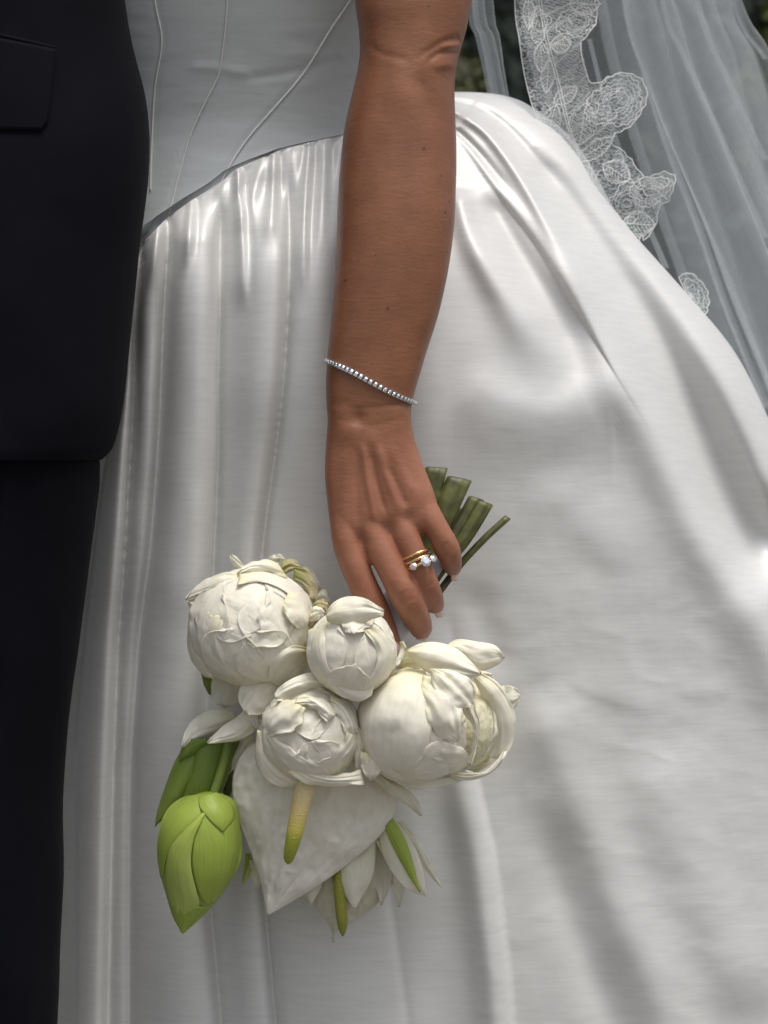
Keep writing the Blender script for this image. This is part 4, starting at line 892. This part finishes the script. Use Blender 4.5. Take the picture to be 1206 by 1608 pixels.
# lotus buds
def bud_fun(cx, cy, a, b, dc):
    def f(x, y):
        prof = sint(y, [1243, 1262, 1290, 1330, 1370, 1410, 1440, 1466], [20, 48, 62, 66, 60, 42, 24, 3], 14)
        xc = sint(y, [1243, 1290, 1330, 1370, 1410, 1466], [330, 314, 312, 310, 304, 286], 14)
        q = np.clip(np.abs(x-xc)/prof, 0, .995); return dc - prof*S*.9*np.sqrt(1-q*q)
    return f
lb = fl_root('lotus_bud', 312, 1350, -.02, 'bright lime green lotus bud hanging point down at the lower left')
BF = bud_fun(312, 1330, 66, 110, -.02)
t_ = np.linspace(0, 2*np.pi, 64, endpoint=False); rings = []
for y in np.r_[1243, 1246, np.linspace(1250, 1464, 44), 1466]:
    prof = float(catmull(list(zip([1243, 1250, 1262, 1290, 1330, 1370, 1410, 1440, 1466], [8, 30, 47, 61, 65, 59, 41, 23, 1])), 300)[:, 1][np.argmin(np.abs(catmull(list(zip([1243, 1250, 1262, 1290, 1330, 1370, 1410, 1440, 1466], [8, 30, 47, 61, 65, 59, 41, 23, 1])), 300)[:, 0]-y))]); xc = float(sint(np.array([y]), [1243, 1290, 1330, 1370, 1410, 1466], [332, 314, 312, 310, 304, 286], 14)[0])
    rings.append(PX(xc + prof*np.cos(t_), y+0*t_, -.02 - prof*S*.9*np.sin(t_)))
mb = MB().ring_loft(rings); o = mb.build('bud', M_LOTUS, lb); add_attr(o.data, 'u', [.5]*len(o.data.vertices))
petal(lb, [(322, 1250), (290, 1251), (262, 1272), (248, 1310), (247, 1345), (252, 1378)], [(330, 1252), (318, 1276), (300, 1300), (276, 1325), (262, 1345), (256, 1378)], 0, bulge=.0015, dfun=BF, off=.0012, mat=M_LOTUS, cr=.0003, seed=111)
petal(lb, [(318, 1276), (288, 1306), (266, 1336), (260, 1372), (266, 1412), (284, 1464)], [(322, 1278), (304, 1320), (300, 1360), (308, 1398), (312, 1424), (289, 1465)], 0, bulge=.002, dfun=BF, off=.0022, mat=M_LOTUS2, cr=.0003, seed=112)
petal(lb, [(314, 1285), (303, 1325), (302, 1360), (312, 1400), (326, 1422)], [(322, 1266), (356, 1296), (378, 1320), (374, 1362), (328, 1421)], 0, bulge=.001, dfun=BF, off=.0014, mat=M_LOTUS, cr=.0003, seed=113)
petal(lb, [(312, 1252), (314, 1268), (330, 1288), (349, 1306)], [(340, 1244), (362, 1262), (368, 1284), (350, 1306)], 0, bulge=.0015, dfun=BF, off=.003, mat=M_LEAF if False else M_LOTUS, cr=.0003, seed=114)
petal(lb, [(350, 1304), (352, 1330), (345, 1370), (330, 1418)], [(368, 1282), (379, 1312), (374, 1362), (334, 1418)], 0, bulge=.001, dfun=BF, off=.0020, mat=M_LOTUS, cr=.0003, seed=115)
petal(lb, [(266, 1420), (272, 1436), (280, 1454), (286, 1466)], [(322, 1425), (308, 1440), (296, 1454), (288, 1466)], 0, bulge=.001, dfun=BF, off=.0026, mat=M_LOTUS, cr=.0003, seed=116)
lb2 = fl_root('lotus_bud', 300, 1220, -.008, 'darker olive green lotus bud tucked behind the bright one')
petal(lb2, [(304, 1158), (278, 1190), (258, 1240), (247, 1275), (243, 1299)], [(340, 1160), (326, 1200), (304, 1240), (276, 1275), (250, 1291)], -.010, -.008, .008, mat=M_LEAF, cr=.0004, seed=121)
petal(lb2, [(300, 1160), (292, 1210), (282, 1250), (268, 1280)], [(356, 1160), (352, 1210), (338, 1250), (310, 1280)], -.014, -.010, .008, mat=M_LEAF, cr=.0004, seed=122)
petal(lb2, [(300, 1160), (288, 1170), (282, 1184), (281, 1194)], [(345, 1160), (325, 1172), (305, 1186), (284, 1194)], -.020, -.014, .003, mat=M_LEAF, cr=.0003, seed=123)
petal(lb2, [(344, 1160), (338, 1200), (330, 1250)], [(380, 1150), (366, 1200), (346, 1250)], -.006, -.006, .005, mat=M_LEAF, cr=.0004, seed=124)
petal(lb2, [(345, 1190), (347, 1220), (350, 1246)], [(368, 1190), (368, 1225), (360, 1256)], .002, .004, .002, mat=M_STEM, cr=.0004, seed=125)
mbx = MB(); c = catmull([(362, 1150, -.012), (350, 1200, -.018), (334, 1250, -.022)], 20); mbx.tube(PX(c[:, 0], c[:, 1], c[:, 2]), 7*S, 10)
o = mbx.build('stem', M_LEAF, lb); add_attr(o.data, 'u', [1.0]*len(o.data.vertices))

# bundle of stems and ribbon
BD = -.012
def stemtube(pts, r, name='stem', mat=M_STEM, n=14, flat=None, lab=None):
    c = catmull(pts, 30); mb = MB(); mb.tube(PX(c[:, 0], c[:, 1], c[:, 2]), [r*S]*30, 36, flat=flat, rib=.055)
    n = 36
    V = np.array(mb.V); o = mb.build(name, mat, bq)
    if lab: o['label'] = lab
    # cut end, a slightly hollow disc
    p0 = V[:n]; c0 = p0.mean(0); axd = (V[n:2*n].mean(0)-c0); axd /= np.linalg.norm(axd)
    cu = MB(); cu.ring_loft([c0+(p0-c0)*.98-axd*.0003, c0+(p0-c0)*.6+axd*.0004, c0+(p0-c0)*.15+axd*.0006], caps=True)
    cu.build('cut_end', M_STEMCUT, o); return o
stemtube([(686, 735, -.010), (668, 800, -.012), (655, 870, BD), (615, 960, BD), (580, 1010, -.02)], 17, flat=.6, lab='broad flat olive stem nearest the hand')
stemtube([(722, 752, -.012), (700, 800, -.014), (668, 870, BD), (625, 960, BD), (590, 1020, -.02)], 19, flat=.55, lab='broad channelled olive stem')
stemtube([(748, 783, -.008), (718, 836, -.010), (672, 900, BD), (630, 980, BD)], 12, n=8, lab='ribbed olive stem with torn brown end')
stemtube([(762, 790, -.010), (728, 845, -.012), (680, 905, BD), (640, 980, BD)], 13, n=7)
stemtube([(797, 813, -.006), (762, 845, -.008), (722, 888, -.008), (690, 930, BD), (650, 990, BD)], 5.5, lab='thin straight stem')
stemtube([(728, 800, .006), (700, 850, .004), (665, 900, .004)], 10)
mbx = MB(); c = catmull([(676, 868, BD), (640, 930, BD), (604, 1000, -.012), (590, 1030, -.016)], 30); mbx.tube(PX(c[:, 0], c[:, 1], c[:, 2]), 31*S, 24)
mbx.build('ribbon_wrap', M_WRAP, bq)

# ------------------------------------------------------------------ veil
def sheet(name, L, Rr, d, waves, amp, mat, seed, nu=120, nv_=260, parent=None, nz=1.0):
    a = catmull(L, nu); b = catmull(Rr, nu); v = np.linspace(0, 1, nv_)[None]; u_ = np.linspace(0, 1, nu)[:, None]
    X_ = a[:, :1]*(1-v)+b[:, :1]*v; Y_ = a[:, 1:2]*(1-v)+b[:, 1:2]*v
    ph_ = v*waves*2*np.pi + 2.2*min(1, nz+.15)*vnoise(np.stack([v*2.5+seed+0*u_, u_*1.2+0*v, 0*v+0*u_], -1), seed)
    w_ = np.sin(ph_); w_ = w_*1.0
    D_ = d + amp*.8*w_*(.6+.4*u_) + .0001*nz*fbm(np.stack([v*9+seed+0*u_, u_*2+0*v, 0*v+0*u_], -1), seed, 2)
    X_ = X_ + 10*np.cos(ph_*1.0+1)
    return link(name, grid_mesh(name, PX(X_, Y_, D_)), mat, parent or bride)
veil = sheet('veil', [(806, -300), (808, 0), (815, 60), (826, 120), (850, 200), (900, 330), (960, 480), (1060, 700)], [(1060, -300), (1156, 0), (1200, 80), (1270, 250), (1350, 450), (1450, 800), (1500, 1200), (1520, 1400)], .17, 3, .011, M_TULLE, 3)
sheet('veil', [(880, -300), (925, 0), (950, 120), (1000, 280), (1060, 450), (1120, 640), (1200, 900)], [(1110, -300), (1150, -10), (1190, 90), (1240, 250), (1330, 480), (1400, 700), (1500, 1100)], .20, 2.5, .012, M_TULLE, 8)
sheet('veil', [(960, -300), (985, 0), (1017, 120), (1050, 225), (1100, 360), (1140, 475), (1206, 640), (1290, 900)], [(1100, -300), (1140, 0), (1180, 90), (1230, 250), (1320, 480), (1400, 700), (1500, 1100), (1560, 1400)], .145, 2, .009, M_TULLE, 14)
sheet('veil', [(735, -300), (742, 0), (757, 60), (770, 120), (782, 200)], [(752, -300), (768, 0), (778, 60), (786, 120), (800, 200)], .19, 1, .005, M_TULLE, 21, nv_=40, nz=0)
sheet('veil', [(735, -300), (740, 0), (752, 60), (766, 120), (780, 200)], [(742, -300), (752, 0), (768, 60), (780, 120), (795, 200)], .20, 1, .005, M_TULLE, 25, nv_=40, nz=0)
for pts, r in (([(968, -300), (985, 0), (1017, 120), (1050, 228), (1100, 360), (1140, 475), (1206, 640)], 1.0), ([(1000, -300), (1045, 0), (1075, 80), (1130, 200), (1206, 372)], .8),
               ([(1060, -300), (1100, 0), (1150, 130), (1206, 250)], .7), ([(1100, -300), (1156, 0), (1206, 92)], .9), ([(930, 60), (960, 180), (1000, 300), (1050, 420)], .6)):
    sheet('veil_fold', [(a-r*9, b) for a, b in pts], [(a+r*9, b+2) for a, b in pts], .136, .5, .003, M_TULLE, 31, nv_=24, parent=veil, nz=0)

# lace edging on the veil
LD = .128
rl = random.Random(5)
def lace_panel(name, outline, d, label=None):
    """net panel with scalloped outline"""
    from mathutils.geometry import tessellate_polygon, delaunay_2d_cdt
    o2 = catmull(outline+[outline[0]], 160)[:-1]
    x0, y0 = o2.min(0); x1, y1 = o2.max(0); pts = [Vector((float(a), float(b))) for a, b in o2]; n = len(pts)
    gx, gy = np.meshgrid(np.arange(x0, x1, 7), np.arange(y0, y1, 7))
    pts += [Vector((float(a)+rl.uniform(-1, 1), float(b)+rl.uniform(-1, 1))) for a, b in zip(gx.ravel(), gy.ravel())]
    res = delaunay_2d_cdt(pts, [], [list(range(n))], 1, 1e-6); v2 = np.array([tuple(v) for v in res[0]])
    dd = d + .004*np.sin(v2[:, 0]/22) + .002*np.sin(v2[:, 1]/17)
    return link(name, mesh(name, PX(v2[:, 0], v2[:, 1], dd), [tuple(f) for f in res[2]]), M_NET, veil), o2
def lace_d(x, y, d=LD): return d + .004*np.sin(x/22) + .002*np.sin(y/17) - .0006
def thread(mb, pts, r=.9, d=LD, n=5, smooth=True, k=4):
    c = catmull(pts, max(6, len(pts)*k)) if smooth else np.array(pts, float)
    mb.tube(PX(c[:, 0], c[:, 1], lace_d(c[:, 0], c[:, 1], d)), r*.58*S, n, caps=False)
def wobble(o2, cx, cy, s, amp, fr, ph=0):
    q = np.array(o2) - (cx, cy); a = np.arctan2(q[:, 1], q[:, 0]); r = np.linalg.norm(q, axis=1)
    r2 = r*s + amp*np.sin(a*fr+ph)
    return np.stack([cx+r2*np.cos(a), cy+r2*np.sin(a)], 1)
def scallop(line, amp, n, seed):
    c = catmull(line, n); t = np.gradient(c, axis=0); t /= np.linalg.norm(t, axis=1)[:, None]+1e-9; nn = np.stack([t[:, 1], -t[:, 0]], 1)
    k = np.abs(np.sin(np.arange(n)*.62+seed)); rg = np.random.RandomState(seed)
    return [tuple(p) for p in c + nn*(amp*k[:, None] + rg.uniform(-.6, .6, (n, 1)))]
# band along the veil's front edge, then the large scalloped motifs
band = [(808, -60), (809, 20), (815, 60), (824, 120), (840, 180), (862, 240), (892, 300), (930, 350)] + [(975, 400), (1000, 384), (1008, 365)] + \
       scallop([(1012, 382), (1032, 352), (1036, 326), (1050, 318), (1058, 300), (1062, 276), (1040, 268), (1014, 276), (992, 250), (975, 232), (960, 226)], 3, 60, 1) + \
       scallop([(966, 212), (990, 200), (1008, 178), (1018, 150), (1010, 125), (995, 116), (975, 112), (955, 120), (940, 128), (926, 128)], 3, 50, 2) + [(922, 118), (914, 90), (912, 66)] + \
       scallop([(920, 60), (935, 42), (940, 22), (936, 4), (944, -20), (940, -60)], 3, 26, 3)
lp, lo = lace_panel('lace_trim', band, LD)
mot, lo2 = lace_panel('lace_trim', scallop([(1066, 436), (1082, 430), (1096, 440), (1108, 456), (1111, 478), (1104, 492), (1085, 470)], 2.5, 40, 6), LD+.012)
mb = MB()
def outl(o2, r, d=LD): thread(mb, [tuple(p) for p in o2] + [tuple(o2[0])], r, d, smooth=False)
outl(lo, 1.5); outl(lo2, 1.5, LD+.012)
q = wobble(lo2, 1088, 462, .7, 2, 9); outl(q, 1, LD+.012); q = wobble(lo2, 1088, 462, .4, 2, 7); outl(q, 1, LD+.012)
for off in (0, 4): thread(mb, [(842+off, -60), (846+off, 0), (856+off, 60), (872+off, 120), (886+off, 180), (900+off, 230), (912+off, 262)], 1.2)
# motif outlines with inner rows
for (cx, cy, rx, ry, rot, nr_) in ((966, 160, 50, 40, -.5, 6), (915, 195, 24, 34, .2, 4), (1020, 300, 36, 24, -.4, 5), (985, 320, 30, 36, .4, 5), (1002, 352, 26, 22, 0, 4), (905, 35, 34, 24, -.3, 5), (918, 6, 24, 20, 0, 4),
                                   (888, 150, 22, 14, -.6, 3), (860, 120, 12, 26, .1, 3), (935, 235, 34, 14, -.6, 3), (845, 40, 14, 30, 0, 4), (850, 90, 13, 24, 0, 4), (866, 190, 16, 26, .3, 4), (884, 235, 16, 26, .4, 4), (830, 20, 10, 26, 0, 3), (912, 275, 16, 24, .6, 3), (880, 70, 16, 16, 0, 3), (968, 270, 24, 20, .5, 3)):
    if nr_ <= 4 and int(cx+cy) % 2 == 0:
        ca, sa = math.cos(rot), math.sin(rot); T = lambda x_, y_: (cx+x_*ca-y_*sa, cy+x_*sa+y_*ca); ln_ = max(rx, ry); wdt = min(rx, ry)*.9; vert = ry > rx
        pt = lambda u1, w1: T(*((w1*wdt, u1*ln_) if vert else (u1*ln_, w1*wdt)))
        for sgn in (-1, 1):
            for q_ in (1, .8): thread(mb, [pt(u1, sgn*q_*math.sin(math.pi*(u1+1)/2)**.8*(1+.08*math.sin(u1*22))) for u1 in np.linspace(-1, 1, 26)], 1.2 if q_ == 1 else .7, smooth=False)
            for u0 in np.linspace(-.75, .6, 7): thread(mb, [pt(u0, 0), pt(u0+.12, sgn*.35*math.cos(u0*1.4)), pt(u0+.3, sgn*.68*math.cos(u0*1.4))], .6, k=3)
        thread(mb, [pt(u1, .06*math.sin(u1*3)) for u1 in np.linspace(-1.15, 1.1, 16)], 1.1, smooth=False)
        continue
    for k in range(nr_):
        s_ = 1-(k/nr_)**.85*.8; a = np.linspace(0, 2*np.pi, 90); lob = 3+int(cx) % 3
        wob_ = 1 - .26*(1-k/nr_)*(1-np.abs(np.sin(a*lob/2+cy))**.6) + .045*np.sin(a*(17+k*4)) + .05*vnoise(np.stack([a*2, 0*a+k, 0*a+cx], -1), 3)
        if k == nr_-1: s_ = s_*(1-.7*a/6.28)
        xx = rx*s_*np.cos(a+.25*k)*wob_; yy = ry*s_*np.sin(a+.25*k)*wob_
        # leaf-like point
        xx = xx*(1-.18*(yy/ry)**2)
        ca, sa = math.cos(rot), math.sin(rot); X_ = cx + xx*ca - yy*sa; Y_ = cy + xx*sa + yy*ca
        thread(mb, list(zip(X_, Y_)), 1.25 if k == 0 else .75, smooth=False)
# random scrolling threads over the band
def inside(x, y):
    c_ = False; n = len(lo); j = n-1
    for i in range(n):
        if (lo[i][1] > y) != (lo[j][1] > y) and x < (lo[j][0]-lo[i][0])*(y-lo[i][1])/(lo[j][1]-lo[i][1])+lo[i][0]: c_ = not c_
        j = i
    return c_
cnt = 0
while cnt < 70:
    x, y = rl.uniform(808, 1060), rl.uniform(-40, 390)
    if not inside(x, y): continue
    a = rl.uniform(0, 6.28); cv = rl.uniform(-.5, .5); pts = []
    for k in range(9):
        pts.append((x, y)); a += cv + rl.uniform(-.35, .35); cv *= 1.12; x += 3.6*math.cos(a); y += 3.6*math.sin(a)
        if not inside(x, y): break
    if len(pts) > 4: thread(mb, pts, rl.choice((.6, .8, 1.1)), k=3); cnt += 1
mb.build('lace_embroidery', M_THREAD, veil)
# fine ladder threads of the net between the motifs
mb = MB()
for k in range(90):
    y = -40 + k*2.9; xl_ = float(np.interp(y, [-60, 60, 120, 180, 240], [848, 858, 874, 888, 905])); xr_ = float(np.interp(y, [-60, 0, 60, 110, 140, 240], [935, 935, 912, 920, 925, 975]))
    pts = [(xl_+(xr_-xl_)*t, y+4*math.sin(t*9+k*.7)+rl.uniform(-1, 1)) for t in np.linspace(0, 1, 12)]
    thread(mb, pts, .42, n=4, k=1)
mb.build('lace_net_thread', M_THREAD, veil, kind='stuff')

# ------------------------------------------------------------------ background planting
def foliage_mat(name, a, b):
    m, t, out = new_mat(name); n = noise(t, 14, detail=3); c = ramp(t, n, [(.3, a), (.7, b)]); principled(t, out, c, .55); return m
def leaf_cloud(name, label, cat, cx, cy, cz, rx, ry, rz, n, size, mat, seed, trunk=True, boxy=False):
    root = empty(name, (cx, cy, 0), label=label, cat=cat); rg = np.random.RandomState(seed)
    if boxy: c = rg.uniform(-1, 1, (n, 3)); c[:, 1] = -1 + np.abs(rg.normal(0, .5, n))
    else:
        c = rg.normal(size=(n, 3)); c /= np.linalg.norm(c, axis=1)[:, None]; c *= rg.uniform(.55, 1.05, (n, 1))**.6
        c *= 1+.18*vnoise(c*2.2, seed)[:, None]
    c = c*(rx, ry, rz) + (cx, cy, cz); c[:, 2] = np.maximum(c[:, 2], .05)
    ax_ = rg.normal(size=(n, 3)); ax_ /= np.linalg.norm(ax_, axis=1)[:, None]; bx_ = np.cross(ax_, rg.normal(size=(n, 3))); bx_ /= np.linalg.norm(bx_, axis=1)[:, None]
    s = size*rg.uniform(.6, 1.3, (n, 1)); V = np.stack([c-ax_*s, c+bx_*s*.45, c+ax_*s, c-bx_*s*.45], 1)
    me_ = grid_quads(name, V); link('foliage', me_, mat, root, kind='stuff')
    mb = MB()
    for k in range(5):
        a = k*1.3; mb.tube([(cx+(k-2)*rx*.25, cy, 0), (cx+(k-2)*rx*.3, cy+.02, cz*.5), (cx+(k-2)*rx*.42+.1*math.cos(a), cy+.05, cz+rz*.4)], [.035, .025, .01], 8)
    mb.build('stem', M_BARK, root); return root
def grid_quads(name, V):
    n = len(V); me_ = bpy.data.meshes.new(name); me_.vertices.add(n*4); me_.vertices.foreach_set('co', V.reshape(-1).astype(np.float32))
    me_.loops.add(n*4); me_.loops.foreach_set('vertex_index', np.arange(n*4, dtype=np.int32)); me_.polygons.add(n)
    me_.polygons.foreach_set('loop_start', np.arange(0, n*4, 4, dtype=np.int32)); me_.polygons.foreach_set('loop_total', np.full(n, 4, np.int32)); me_.update(calc_edges=True); return me_
M_BARK = mat_simple('bark', (.06, .045, .03), .9, .3, 30)
leaf_cloud('hedge', 'tall dark green hedge far behind the veil', 'hedge', .9, 5.0, 1.6, 4.2, .5, 1.7, 30000, .05, foliage_mat('hedge leaf', (.010, .020, .014), (.022, .036, .024)), 3, boxy=True)
hb = MB().box((.9, 5.35, 1.6), (4.2, .3, 1.6)); hb.build('hedge_core', foliage_mat('hedge shade', (.010, .018, .012), (.016, .026, .018)), bpy.data.objects['hedge'], smooth=False)
leaf_cloud('shrub', 'olive green shrub seen between the arm and the veil', 'shrub', .14, 2.6, 1.22, .19, .24, .46, 5000, .022, foliage_mat('olive leaf', (.045, .05, .02), (.11, .11, .045)), 7)
leaf_cloud('shrub', 'bright yellow green shrub at the top right corner beyond the veil', 'shrub', 1.0, 3.0, 1.70, .22, .3, .32, 5000, .03, foliage_mat('yellow leaf', (.03, .05, .012), (.14, .17, .03)), 9)
